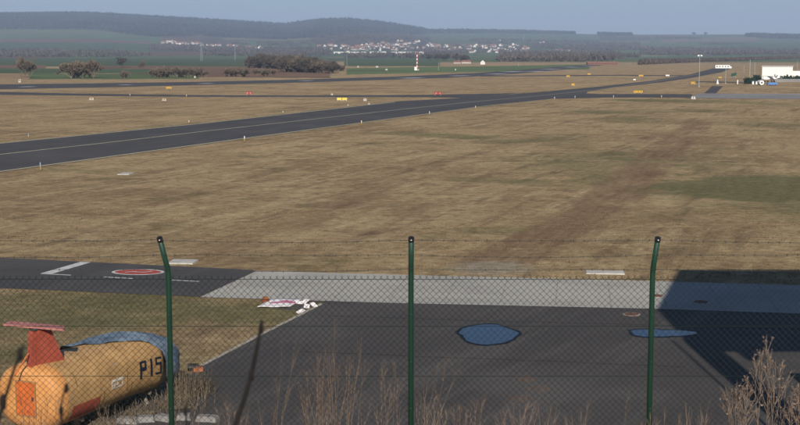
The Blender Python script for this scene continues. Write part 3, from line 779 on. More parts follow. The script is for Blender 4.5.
# red and white banded mast with its cabin
g = ground(417, 70.5); D = g.length; u = D / F
e = empty('striped_mast', g, 'red and white banded antenna mast beyond the runway', 'mast')
for k in range(9): MB().tube([(0, 0, .8 + k * 1.75 * u), (0, 0, .8 + (k + 1) * 1.75 * u)], .6 * u, 8).build('mast_band', REDM if k % 2 == 0 else WHITE, e)
MB().box((0, 0, .4), (2.2, 2.2, .8)).build('base', mat('footing', (.35, .34, .32)), e)
MB().box((-1.4 * u, -.6, 1.1), (2.4 * u, 1.6, 2.0)).build('cabin', WHITE, e)
MB().box((-1.4 * u, -.6, 2.2), (2.7 * u, 1.9, .25)).build('cabin_roof', REDM, e)
for s in (-1, 1): MB().tube([(s * 1.0, 0, .8 + 14 * u), (s * 1.0, 0, .8 + 16.6 * u)], .08, 6).build('antenna_rod', GALV, e)

# ------------------------------------------------------------------ airfield signs and markers
def sign(px, py, wpx, hpx, m, lab, cat='sign', panels=1, face=None):
    g = atz(px, py); D = math.hypot(g.x, g.y); w = wpx * D / F * .92; h = hpx * D / F * .85; e = empty('airfield_sign', g, lab, cat, 'airfield guidance signs')
    leg = .18
    for k in range(panels):
        x = (k - (panels - 1) / 2) * w / panels; pw = w / panels * (.97 if panels == 1 else .9)
        p = MB().box((x, 0, leg + h / 2), (pw, .22, h)).build('panel', DARKM if False else m, e)
        MB().box((x, 0, leg + h + .03), (pw + .06, .28, .06)).build('frame', DARKM, p)
        if face:
            for q in range(max(1, int(pw / .7))):
                MB().box((x - pw / 2 + pw * (q + .5) / max(1, int(pw / .7)), -.115, leg + h / 2), (.15, .012, h * .45)).build('lettering', face, p)
        for s in (-1, 1): MB().box((x + s * pw * .35, 0, leg / 2), (.12, .12, leg)).build('leg', GALV, e)
    return e
sign(638, 93.4, 10, 2.6, YEL, 'long yellow airfield sign on the grass beside the taxiway branch', face=BLK)
sign(169, 89.2, 6.2, 2.2, YEL, 'orange yellow airfield sign between runway and thin taxiway at left', face=BLK)
sign(342, 101, 11.5, 3.0, mat('sign_pale_yellow', (.66, .52, .10), .5, .1), 'pair of bright yellow sign panels at the taxiway junction', panels=2)
SRED = mat('sign_red', (.34, .055, .04), .6, .2, 3)
sign(249, 95, 7, 3.0, SRED, 'red airfield sign on the verge left of the junction', face=mat('sign_letter_pale', (.5, .38, .35), .7))
sign(438, 95.2, 9, 3.0, SRED, 'red airfield sign beside the wide taxiway at centre', face=MATS['sign_letter_pale'])
sign(573, 86, 3.2, 2.4, YEL, 'small yellow sign above the taxiway curve'); sign(568, 77.2, 3.6, 1.6, YEL, 'small flat yellow sign below the runway end')
sign(589, 75, 3.4, 1.6, YEL, 'small yellow sign furthest right below the runway'); sign(693, 84.4, 5, 2.4, YEL, 'orange sign on grass left of the floodlight pole', face=BLK)
sign(641, 76.6, 5, 1.6, YEL, 'flat yellow sign beyond the curving taxiway'); sign(720, 78.4, 3.6, 1.4, YEL, 'small orange sign right of the floodlight pole')
sign(667.5, 76.4, 4, 1.4, WHITE, 'low white sign beyond the curving taxiway'); sign(634.5, 80.6, 2.6, 1.3, WHITE, 'small white marker board above the taxiway bend')

def edge_marker(px, py, hpx, lab):
    g = atz(px, py); D = math.hypot(g.x, g.y); h = hpx * D / F; e = empty('edge_marker', g, lab, 'marker', 'taxiway edge markers')
    MB().tube([(0, 0, 0), (0, 0, .05)], .12, 10).build('base_plate', DARKM, e)
    MB().tube([(0, 0, .03), (0, 0, h * .55)], .035, 8).build('stake', YEL, e)
    MB().tube([(0, 0, h * .55), (0, 0, h * .9), (0, 0, h)], [.05, .05, .02], 8).build('reflector', mat('reflector_blue', (.25, .34, .55), .4, .1) if px in (40.5, 28.5) else WHITE, e)
for k, (px, py, h) in enumerate([(40.5, 170.5, 8), (244.5, 142, 6), (361.5, 125, 4.6), (429.5, 115.3, 4), (475.5, 109.4, 3.6), (554.5, 100.4, 3.6), (575, 99.2, 3.4), (613.5, 99, 3.6), (661.5, 99, 3.6)]):
    edge_marker(px, py, h, ['largest taxiway edge marker at left on the near edge', 'second taxiway edge marker from the left on the near edge', 'third edge marker from left on the near taxiway edge', 'fourth edge marker from left on the near taxiway edge', 'fifth edge marker from left on the near taxiway edge', 'sixth edge marker from left, at the taxiway branch', 'seventh edge marker from left, at the taxiway branch', 'eighth edge marker from left on the branch edge', 'last edge marker on the branch, below the concrete road end'][k])
for px, py, h, lab in ((28.5, 138, 4, 'leftmost edge marker on the far side of the taxiway'), (189, 123.5, 3, 'second edge marker on the far side of the taxiway'), (283, 113.6, 2.6, 'third edge marker on the far side of the taxiway'), (348, 107, 2.4, 'last edge marker on the far taxiway side before the junction'), (130, 97, 3, 'lone pale stake beside the thin taxiway'), (186.5, 97.6, 3, 'pale stake right of the weathered box by the thin taxiway')):
    edge_marker(px, py, h, lab)
def light_box(px, py, w, h, m, lab, cap=None):
    g = atz(px, py); D = math.hypot(g.x, g.y); a = .85 * w * D / F; b = .85 * h * D / F; e = empty('runway_light_box', g, lab, 'light box', 'runway light boxes')
    MB().box((0, 0, b * .15), (a * 1.15, a * 1.0, b * .3)).build('base', mat('footing', (.35, .34, .32)), e)
    MB().box((0, 0, b * .6), (a, a * .8, b * .65), taper=.85).build('housing', m, e)
    MB().tube([(0, -a * .3, b * .62), (0, -a * .45, b * .62)], b * .2, 8).build('lens', cap or BLK, e)
BXW = mat('box_pale_grey', (.55, .53, .49), .7, .15, 3)
BOXM = mat('weathered_box', (.42, .34, .22), .8, .25, 3)
for a in ((92, 100, 5, 3, BOXM, 'weathered tan box on the grass at far left'), (164.5, 100.8, 4.5, 3, BOXM, 'weathered tan box right of the leftmost one'), (365, 101, 3.4, 3.2, BXW, 'white box with black lens beside the yellow sign pair'),
          (332, 95.2, 2.2, 2.2, BXW, 'small white box above the yellow sign pair'), (195, 78, 2, 2.6, BXW, 'small white box beyond the runway by scrub bushes'), (20, 82.6, 2.6, 4, BXW, 'white light box beyond the runway below leftmost tree'),
          (693, 99.2, 4.6, 3.2, BXW, 'white box with dark lens at the concrete road end'), (369, 104.4, 1.8, 1.6, BXW, 'tiny white box at the junction corner'), (377, 67.6, 2.6, 2, BXW, 'white box with pointed look beyond runway, left of striped mast'), (386.5, 70.4, 2.2, 2, BXW, 'white box just left of the striped mast'), (358, 67.6, 1.6, 2, BXW, 'tiny white box at the right foot of the copse'), (455.5, 70.4, 1.4, 2, BXW, 'tiny white box beyond the runway right of striped mast')):
    light_box(*a)

# ------------------------------------------------------------------ hangar corner
def sc(px, py):
    g = atz(px, py); return g, math.hypot(g.x, g.y) / F
g, u = sc(777, 79.5)
e = empty('hangar', (g.x, g.y, 0), 'large white box hangar at the far right', 'hangar', None, R(-17))
hw, hh = 28 * u, 12.2 * u
MB().box((0, 5, hh / 2), (hw, 10, hh)).build('wall', mat('hangar_white', (.80, .77, .70), .6, .05, .5), e)
rf = MB().box((0, 5, hh + .12), (hw + .5, 10.5, .24)).build('roof', mat('hall_roof', (.5, .5, .48)), e)
for k in range(6): MB().box((-hw / 2 + hw * (k + .5) / 6, -.03, hh * .5), (hw / 6 - .05, .05, hh * .92)).build('door_panel', mat('hangar_panel', (.82, .79, .72), .55, .04, .5), e)
MB().box((hw * .62, 3, 1.6), (hw * .3, 6, 3.0)).build('side_annex', mat('hangar_panel', (.8, .78, .7)), e)
g, u = sc(790, 80.2)
e = empty('garden_hedge', g, 'dark green clipped hedge in front of the hangar', 'hedge')
HG = mat('evergreen', (.020, .045, .028), .9, .4, 2, .3)
def leafy(w, d, h, n, name, parent, m, s=.16):
    mb = MB()
    for _ in range(n):
        p = Vector((random.uniform(-w / 2, w / 2), random.uniform(-d / 2, d / 2), random.uniform(.05, h))); a = [Vector((random.gauss(0, s), random.gauss(0, s), random.gauss(0, s))) for _ in range(3)]
        mb.add([p + q for q in a], [(0, 1, 2)])
    return mb.build(name, m, parent)
leafy(30 * u, 1.0, 3.6 * u, 900, 'foliage', e, HG, .3); MB().box((0, 0, 1.4 * u), (29 * u, .6, 2.8 * u)).build('stems', HG, e)
# low concrete wall under the hedge
g, u = sc(800, 82); e = empty('low_wall', g, 'pale low concrete wall below the hangar hedge', 'wall')
MB().box((0, 0, 1.3 * u), (50 * u, .5, 2.6 * u)).build('wall_body', CONC_D, e); MB().box((0, 0, 2.7 * u), (50.4 * u, .7, .2 * u)).build('coping', mat('slab', (.4, .385, .35)), e)
# parked light aircraft
g, u = sc(770, 82)
def plane(loc, rz, lab, s=1.0):
    e = empty('light_aircraft', loc, lab, 'aircraft', 'parked light aircraft', rz); e.scale = (s, s, s)
    MB().tube([(-3.6, 0, 1.25), (-2, 0, 1.2), (-.4, 0, 1.25), (1.4, 0, 1.15), (2.4, 0, 1.1), (2.8, 0, 1.08)], [.12, .3, .58, .6, .45, .2], 12).build('fuselage', WHITE, e, True)
    MB().box((.2, 0, 1.95), (1.45, 10, .14)).build('wing', WHITE, e)
    MB().box((-3.3, 0, 1.35), (.8, 3.2, .08)).build('tailplane', WHITE, e)
    MB().add([(-3.7, -.05, 1.3), (-2.7, -.05, 1.35), (-3.4, -.05, 2.6), (-3.9, -.05, 2.6), (-3.7, .05, 1.3), (-2.7, .05, 1.35), (-3.4, .05, 2.6), (-3.9, .05, 2.6)], [(0, 1, 2, 3), (7, 6, 5, 4), (0, 3, 7, 4), (1, 5, 6, 2), (3, 2, 6, 7)]).build('fin', WHITE, e)
    MB().box((.65, 0, 1.6), (1.1, 1.05, .5), taper=.75).build('canopy', GLASS, e)
    MB().box((2.85, 0, 1.08), (.06, .12, 1.8)).build('propeller', BLK, e)
    for x, y in ((.1, -1.1), (.1, 1.1), (2.1, 0)):
        l = MB().tube([(x, y * .3, .9), (x, y, .3)], .05, 6).build('gear_leg', GALV, e); MB().tube([(x, y - .08, .22), (x, y + .08, .22)], .22, 12).build('wheel', BLK, l)
plane((g.x, g.y, 0), R(200), 'white high wing light aircraft in front of the hangar')
g2, _ = sc(786, 81.5)
g, u = sc(748, 83.8)
for px, wpx, hpx, lab in ((748, 7, 5.5, 'dark green bush left of the white fuel drums'), (757, 6, 8, 'tall dark green bush behind the round white tank')):
    g, u = sc(px, 84); e = empty('evergreen_bush', g, lab, 'bush'); leafy(wpx * u, 1.6, hpx * u, 500, 'foliage', e, HG, .28)
    MB().tube([(0, 0, 0), (0, 0, hpx * u * .6)], .12, 6).build('stem', TREE_D, e)
for px, lab in ((752.5, 'left small white cabinet among the hangar bushes'), (756, 'right small white cabinet among the hangar bushes')):
    g, u = sc(px, 84.2); e = empty('cabinet', g, lab, 'cabinet'); MB().box((0, -.4, 1.3 * u), (1.7 * u, .6, 2.6 * u)).build('body', WHITE, e); MB().box((0, -.4, 2.7 * u), (1.9 * u, .7, .15)).build('lid', GALV, e)
    MB().box((0, -.715, 1.4 * u), (1.2 * u, .03, 1.9 * u)).build('door', mat('hangar_panel', (.8, .78, .7)), e)
g, u = sc(761.3, 85); e = empty('round_tank', g, 'round white tank end with dark centre near the hangar', 'tank')
MB().tube([(0, -.5, 2.3 * u), (0, 2.4, 2.3 * u)], 2.2 * u, 18).build('shell', WHITE, e); MB().tube([(0, -.55, 2.3 * u), (0, -.45, 2.3 * u)], .9 * u, 14).build('hatch', DARKM, e)
for y in (0, 1.8): MB().box((0, y, .25 * u), (2.6 * u, .3, .5 * u)).build('cradle', GALV, e)
g, u = sc(772, 85.2); e = empty('covered_trailer', g, 'low blue tarpaulin covered trailer in front of the hangar', 'trailer')
MB().box((0, 0, 1.5 * u), (9.5 * u, 1.8, 2.0 * u), taper=.85).build('blue_cover', mat('tarp_blue', (.04, .16, .42), .5, .2, 2), e)
for s in (-1, 1): MB().tube([(s * 2.6 * u, -.95, .45 * u), (s * 2.6 * u, -.75, .45 * u)], .45 * u, 12).build('wheel', BLK, e)
MB().box((0, 0, .55 * u), (9 * u, 1.6, .25 * u)).build('chassis', DARKM, e)
# left part: white marker cone, stub, green board, white site cabin
g, u = sc(717.5, 84); e = empty('marker_cone', g, 'white marker cone left of the green board', 'marker'); MB().tube([(0, 0, 0), (0, 0, 1.4 * u)], 1.1 * u, 10).build('drum', WHITE, e); MB().tube([(0, 0, 1.4 * u), (0, 0, 4.2 * u)], [.85 * u, .35 * u], 10).build('cone', WHITE, e)
g, u = sc(737.5, 84); e = empty('marker_post', g, 'short white marker post right of the green board', 'marker'); MB().tube([(0, 0, 0), (0, 0, 3.2 * u)], .6 * u, 8).build('post', WHITE, e); MB().ball((0, 0, 3.3 * u), .65 * u, 8).build('cap', WHITE, e)
g, u = sc(733.5, 77.5); e = empty('green_board', g, 'tilted dark green board on posts beside the far taxiway', 'board')
bd = MB().add([(-2.6 * u, -.1, .8 * u), (2.6 * u, -.1, 1.9 * u), (2.6 * u, -.1, 5 * u), (-2.2 * u, -.1, 3.6 * u), (-2.6 * u, .1, .8 * u), (2.6 * u, .1, 1.9 * u), (2.6 * u, .1, 5 * u), (-2.2 * u, .1, 3.6 * u)], [(0, 1, 2, 3), (7, 6, 5, 4), (0, 4, 5, 1), (1, 5, 6, 2), (2, 6, 7, 3), (3, 7, 4, 0)]).build('panel', mat('board_green', (.012, .06, .035), .6, .2), e)
for s in (-1, 1): MB().box((s * 2 * u, .2, 1.2 * u), (.12, .12, 2.4 * u)).build('leg', GALV, e)
g, u = sc(722, 68.4); e = empty('site_cabin', g, 'long low white cabin at the end of the far taxiway', 'cabin')
MB().box((0, 0, 1.7 * u), (14 * u, 3, 3.0 * u)).build('body', WHITE, e); MB().box((0, 0, 3.3 * u), (14.4 * u, 3.3, .25 * u)).build('roof', mat('hall_roof', (.5, .5, .48)), e)
for k in range(5): MB().box((-5.4 * u + k * 2.7 * u, -1.52, 1.8 * u), (1.3 * u, .06, 1.0 * u)).build('window', GLASS, e)
MB().box((7.8 * u, .3, 1.0 * u), (2.2 * u, 2.2, 1.8 * u)).build('side_annex', WHITE, e)
for s in (-1, 1): MB().box((s * 5 * u, 0, .12 * u), (.6, 2.6, .24 * u)).build('footing', mat('footing', (.35, .34, .32)), e)

# ------------------------------------------------------------------ grass tufts on the near airfield
def tufts():
    n = 90000
    Yt = 33 + 50 * rng.uniform(0, 1, n) ** 1.3; Xt = rng.uniform(-.42, .42, n) * Yt
    keep = np.ones(n, bool)
    for k in ('taxi', 'strip', 'conc', 'apron'): keep &= ~inside(W[k], Xt, Yt)
    keep &= fbm(Xt / 2.5, Yt / 2.5, 61, 3) > .36
    Xt, Yt = Xt[keep], Yt[keep]; n = len(Xt)
    s = rng.uniform(.03, .075, n); a = rng.uniform(0, 6.28, n)
    V = np.zeros((n, 6, 3)); 
    for q in range(2):
        b = a + q * 1.5; wx, wy = np.cos(b) * s * .45, np.sin(b) * s * .45; lx, ly = rng.normal(0, .5, n) * s, rng.normal(0, .5, n) * s
        V[:, q * 3] = np.stack([Xt - wx, Yt - wy, -.01 + 0 * s], 1); V[:, q * 3 + 1] = np.stack([Xt + wx, Yt + wy, -.01 + 0 * s], 1); V[:, q * 3 + 2] = np.stack([Xt + lx, Yt + ly, s * rng.uniform(.4, .9, n)], 1)
    Fc = np.arange(n * 6).reshape(-1, 3)
    m = mat('dry_grass_blades', (.15, .115, .065), .95, .35, .35, spec=.05, col2=(.25, .195, .115))
    return stuff(link('dry_grass', fast_mesh('dry_grass', V.reshape(-1, 3), Fc, m)), 'short dry grass tufts over the near airfield', 'grass')
tufts()

# ------------------------------------------------------------------ the tan aircraft wreck
TAN = mat('tan_paint', (.40, .235, .095), .55, .22, 2.2, .08, col2=(.53, .32, .135)); ORG = mat('faded_orange', (.52, .125, .030), .6, .25, 2.5); RED = mat('faded_red', (.34, .075, .045), .6, .22, 2.0); PINK = mat('faded_pink_red', (.40, .16, .14), .6, .25, 2.0)
NAVY = mat('navy_paint', (.012, .014, .030), .6, .2)
def tarp_mat():
    m = mat('blue_grey_tarp', (.10, .145, .20), .5, .4, 1.8, .6, col2=(.23, .29, .36)); return m
TARP = tarp_mat()
AX_ANG = R(65); AX = Vector((math.cos(AX_ANG), math.sin(AX_ANG), 0)); SD = Vector((math.sin(AX_ANG), -math.cos(AX_ANG), 0))
ORIG = Vector((-9.62, 32.5, 0))
wreck = empty('aircraft_wreck', ORIG, 'tan aircraft wreck marked P15 with red T tail and blue tarpaulin', 'aircraft')
SS = [0, .0001, .03, .10, .22, .42, .9, 1.7, 2.6, 3.5, 4.2, 4.75, 5.2, 5.7, 6.05, 6.25]
KK = [.30, .62, .80, .90, .965, 1, 1, 1, 1, 1, .99, .96, .90, .76, .52, .25]
RWD = [1.04 * k for k in KK]
RHT = [.84 * k for k in KK]
ZC = [1.16] * 7 + [1.17, 1.19, 1.20, 1.17, 1.12, 1.05, .98, .92, .90]
def surf(s, a, off=0.0):
    """point on the fuselage skin at station s, angle a (0 = camera side, 90 = top)"""
    rw_, rh_, zc = (np.interp(s, SS, q) for q in (RWD, RHT, ZC))
    ca, sa = math.cos(a), math.sin(a); e = .74
    x = math.copysign(abs(ca) ** e, ca) * (rw_ + off); z = math.copysign(abs(sa) ** e, sa) * (rh_ + off)
    return AX * s + SD * x + Vector((0, 0, zc + z))
def skin(s0, s1, a0, a1, off, ns=24, na=32, closed=False, stations=None):
    vs = []; fs = []; st_ = stations or [s0 + (s1 - s0) * i / ns for i in range(ns + 1)]; ns = len(st_) - 1
    for s in st_:
        for k in range(na + (0 if closed else 1)): vs.append(surf(s, a0 + (a1 - a0) * k / na, off))
    st = na if closed else na + 1
    for i in range(ns):
        for k in range(na):
            k2 = (k + 1) % st; fs.append((i * st + k, i * st + k2, (i + 1) * st + k2, (i + 1) * st + k))
    return vs, fs
ST = SS[4:7] + [1.3, 1.7, 2.15, 2.6, 3.05, 3.5, 3.85, 4.2, 4.5, 4.75]
v, f = skin(0, 0, 0, 2 * math.pi, 0, na=56, closed=True, stations=ST)
f += [tuple(range(56))[::-1], tuple((len(ST) - 1) * 56 + k for k in range(56))]
fus = MB().add(v, f).build('fuselage', TAN, wreck, True)
v, f = skin(0, 0, 0, 2 * math.pi, .006, na=56, closed=True, stations=SS[:6] + [.46])
f.append(tuple(range(56))[::-1])
cap_ = MB().add(v, f).build('rear_cap', mat('orange_tan_paint', (.56, .25, .075), .55, .14, 1.8, .05, col2=(.64, .31, .11)), wreck, True)
v, f = skin(4.7, 6.24, 0, 2 * math.pi, -.03, 12, 40, True); f.append(tuple(12 * 40 + k for k in range(40)))
MB().add(v, f).build('nose_cone', mat('grey_primer', (.22, .24, .26), .6, .3, 2), wreck, True)
# tarpaulin thrown over the cockpit and nose, hanging lower at the nose
r = random.Random(5); ns, na = 34, 44; vs = []; fs = []
for i in range(ns + 1):
    s = 2.2 + (6.28 - 2.2) * i / ns
    low = np.interp(s, [.8, 2.2, 2.9, 3.6, 4.15, 4.55, 4.82, 5.4, 6.3], [R(112), R(104), R(82), R(66), R(52), R(30), R(-14), R(-46), R(-52)])
    for k in range(na + 1):
        a = low + (R(222) - low) * k / na
        vs.append(surf(s, a, .04 + r.uniform(-.014, .024) + .022 * math.sin(a * 9 + s * 4)))
for i in range(ns):
    for k in range(na): a = i * (na + 1) + k; fs.append((a, a + 1, a + na + 2, a + na + 1))
MB().add(vs, fs).build('tarpaulin', TARP, wreck, True)
SEAM = mat('seam', (.30, .18, .08), .7, .2)
for s in (.40, 1.75, 3.0):
    v, f = skin(s, s + .02, 0, 2 * math.pi, .004, 1, 56, True); MB().add(v, f).build('skin_seam', SEAM, fus)
for a in (R(38), R(62), R(-30)):
    v, f = skin(.5, 4.7, a, a + R(.7), .004, 30, 1); MB().add(v, f).build('skin_seam', SEAM, fus)
rv = MB()
for s in (.52, 1.70, 1.84, 2.95, 3.09, 4.1):
    for k in range(40): rv.ball(tuple(surf(s, 2 * math.pi * k / 40, .003)), .009, 5)
rv.build('rivets', SEAM, fus)['kind'] = 'stuff'
STN = mat('rust_stain', (.20, .095, .04), .8, .4, 6)
for s, a0, a1, w in ((1.9, -5, -38, .03), (2.9, 12, -20, .025), (3.1, -8, -44, .04), (.8, 40, 10, .03)):
    v, f = skin(s, s + w, R(a1), R(a0), .005, 2, 10); MB().add(v, f).build('rust_streak', STN, fus)
v, f = skin(.62, 1.75, R(-44), R(-10), .008, 8, 8); MB().add(v, f).build('orange_panel', RED, fus)
def stroke(s0, s1, z0, z1, name, m):
    """lettering wrapped on the flank: stations s0..s1, angles z0..z1 in degrees"""
    v, f = skin(s0, s1, R(z0), R(z1), .012, 3, 6); return MB().add(v, f).build(name, m, fus)
P0 = 3.47
for (s0, s1, z0, z1) in ((0, .10, -9, 13), (.10, .31, 9.5, 13), (.22, .31, 3.5, 9.5), (.10, .31, 0, 3.5)): stroke(P0 + s0, P0 + s1, z0, z1, 'letter_p_stroke', NAVY)
stroke(P0 + .50, P0 + .60, -9, 13, 'figure_one_stroke', NAVY)
for (s0, s1, z0, z1) in ((.74, 1.06, 9.5, 13), (.74, .83, 4.5, 9.5), (.74, 1.06, 1.5, 4.5), (.97, 1.06, -6, 1.5), (.74, 1.06, -9, -6)): stroke(P0 + s0, P0 + s1, z0, z1, 'figure_five_stroke', NAVY)
WST = mat('stencil_white', (.62, .58, .50), .7, .2, 4)
for (s0, s1, z0, z1) in ((0, .05, -7, 2), (.05, .45, 0, 2), (.45, .50, -7, 2), (.05, .45, -7, -5.4), (.10, .16, -4.5, -.8), (.25, .30, -4.5, -.8), (.16, .25, -3.2, -2)): stroke(2.2 + s0, 2.2 + s1, z0, z1, 'stencil_mark', WST)
stroke(2.35, 2.5, 24, 27, 'small_hatch', mat('hatch_grey', (.38, .33, .25), .6))
# door panel on the blunt rear end, with its frame
def end_pt(x, z, d): return -AX * d + SD * x + Vector((0, 0, 1.16 + z))
def end_box(name, x0, x1, z0, z1, d0, d1, m, parent):
    vs = [end_pt(x, z, d) for d in (d0, d1) for x, z in ((x0, z0), (x1, z0), (x1, z1), (x0, z1))]
    return MB().add(vs, [(0, 1, 2, 3), (7, 6, 5, 4), (0, 4, 5, 1), (1, 5, 6, 2), (2, 6, 7, 3), (3, 7, 4, 0)]).build(name, m, parent)
dp = end_box('rear_panel', -.26, .34, -.42, .46, -.06, .016, ORG, cap_)
for nm, q in (('panel_frame', (-.29, -.26, -.45, .49)), ('panel_frame', (.34, .37, -.45, .49)), ('panel_frame', (-.26, .34, .46, .49)), ('panel_frame', (-.26, .34, -.45, -.42))): end_box(nm, *q, -.06, .022, SEAM, cap_)
end_box('panel_latch', .24, .29, -.02, .08, .0, .034, DARKM, cap_)
# twisted T tail on top of the rear end
TA = AX_ANG - R(14); TX = Vector((math.cos(TA), math.sin(TA), 0)); TY = Vector((TX.y, -TX.x, 0)); TO = AX * .40 + SD * .05 + Vector((0, 0, 1.98))
def tp(c, y, z): return TO + TX * c + TY * y + Vector((0, 0, z))
HEX = [(3, 2, 1, 0), (4, 5, 6, 7), (0, 1, 5, 4), (1, 2, 6, 5), (2, 3, 7, 6), (3, 0, 4, 7)]
def slab8(name, pts, y0, y1, m, parent): return MB().add([tp(c, y0, z) for c, z in pts] + [tp(c, y1, z) for c, z in pts], HEX).build(name, m, parent)
fin = slab8('fin', [(-.05, -.18), (.85, -.10), (.40, .92), (.02, .92)], -.12, .12, RED, wreck)
slab8('rudder', [(-.22, -.06), (-.06, -.06), (.01, .90), (-.12, .90)], -.09, .09, RED, wreck)
slab8('fin_cap', [(-.1, .925), (.44, .925), (.40, .975), (-.05, .975)], -.12, .12, DARKM, fin)
vs = [TO + Vector((y, c, .98 - y * .09 + h)) for h in (0, .05) for c, y in ((-.10, .78), (.30, .70), (.30, -.70), (-.10, -.78))]
MB().add(vs, [(0, 1, 2, 3), (7, 6, 5, 4), (0, 4, 5, 1), (1, 5, 6, 2), (2, 6, 7, 3), (3, 7, 4, 0)]).build('tailplane', PINK, wreck)
MB().tube([tp(-.75, .15, -.12), tp(-.25, .05, .35)], .02, 6).build('brace_rod', ORG, wreck)
# timber trestles carrying it
WD_ = mat('grey_timber', (.22, .19, .15), .9, .3, 4)
for s in (1.4, 4.4):
    tr_ = MB(); p = AX * s
    for q in (-1, 1): tr_.tube([p + SD * q * .6, p + SD * q * .35 + Vector((0, 0, .45))], .06, 5)
    tr_.tube([p - SD * .7 + Vector((0, 0, .36)), p + SD * .7 + Vector((0, 0, .36))], .07, 5); tr_.build('trestle', WD_, wreck)
# pale kerb stones and rubble by the wreck
RUB = mat('rubble', (.20, .195, .185), .9, .3, 3, .3)
for k, (px, py, w) in enumerate([(128, 423, .8), (146, 421.5, .75), (164, 420.5, .7), (184, 419.5, .7), (204, 421, .65), (213, 421.5, .5)]):
    c = atz(px, py); o = link('kerb_stone', MB().box((0, 0, .08), (w * random.uniform(.5, .85), .3, .16), rz=random.uniform(-.5, .5), taper=.8).mesh('kerb_stone', RUB), loc=(c.x, c.y, .0))
    tag(o, 'pale stone block ' + ('nearest the orange pod below the wreck', 'second from the pod below the wreck', 'below the P15 lettering', 'just right of the left fence post', 'beside the dry grass clump', 'below the dark blurred twig', 'rightmost of the pale row')[k], 'stone', 'pale stones below the wreck')
# rusty part lying by the nose
c = atz(198, 371.5); e = empty('rusty_wheel_part', (c.x, c.y, .0), 'small orange rusty machine part beside the wreck nose', 'scrap')
MB().box((0, 0, .07), (.3, .2, .14), rz=.3).build('casing', mat('rust_orange', (.30, .10, .045), .8, .4, 6), e)
MB().tube([(-.32, .05, .13), (.0, .05, .13)], .12, 12).build('hub', BLK, e)

# ------------------------------------------------------------------ banner and litter on the lawn
c = atz(275, 304); e = empty('cloth_banner', (c.x, c.y, .0), 'crumpled white banner with a pink band lying on the grass', 'banner')
def cloth(name, u0, u1, v0, v1, m, dz, parent):
    """slanted sheet, wrinkled"""
    vs = []; fs = []; nu, nv = 14, 10
    for i in range(nu + 1):
        for j in range(nv + 1):
            U = u0 + (u1 - u0) * i / nu; V = v0 + (v1 - v0) * j / nv
            vs.append((U * 1.25 - .62 + V * .42, V * 1.75 - .85, .05 + dz + .012 * math.sin(U * 9 + V * 5) + .010 * math.sin(V * 17 + 2 * U)))
    for i in range(nu):
        for j in range(nv): a = i * (nv + 1) + j; fs.append((a, a + nv + 1, a + nv + 2, a + 1))
    return MB().add(vs, fs).build(name, m, parent, True)
CL = mat('banner_white', (.74, .70, .70), .85, .08); PK = mat('banner_pink', (.50, .16, .26), .85, .2, 4)
for o in (cloth('cloth', 0, 1, 0, 1, CL, 0, e), cloth('pink_band', .18, .98, .42, .62, PK, .012, e), cloth('pink_motif', .45, .8, .62, .72, PK, .012, e)):
    md = o.modifiers.new('thickness', 'SOLIDIFY'); md.thickness = .006
c = atz(265.5, 302); e = empty('orange_lantern', (c.x, c.y, 0), 'small orange lantern standing at the banner corner', 'lantern')
MB().tube([(0, 0, 0), (0, 0, .1)], .16, 10).build('base', mat('lantern_dark', (.20, .06, .03), .7), e); MB().ball((0, 0, .16), (.13, .13, .08), 10).build('dome', mat('lantern_orange', (.26, .095, .035), .5, .2), e)
c = atz(303, 304.6); o = sheet('asphalt_patch', [(c.x + x, c.y + y) for x, y in ((-.95, -1.0), (.15, -1.2), (.75, .9), (-.4, 1.1))], .008, ASPH_N)
for k, (px, py, a) in enumerate([(299, 304, .3), (305.5, 303.0, .9), (306.5, 307.8, 1.6), (301, 313, .6), (313.5, 306.4, 2.2)]):
    c = atz(px, py); o = link('paper_scrap', MB().box((0, 0, .07), (.3, .22, .02), rz=a).mesh('paper_scrap', CL), loc=(c.x, c.y, .01)); o.rotation_euler = (.35, .2 * (-1) ** k, 0)
    tag(o, 'white paper scrap ' + ('nearest the banner on the dark patch', 'at the upper edge of the dark patch', 'at the lower edge of the dark patch', 'on the pale apron edge line', 'furthest right beside the apron corner')[k], 'paper', 'paper scraps by the apron corner')

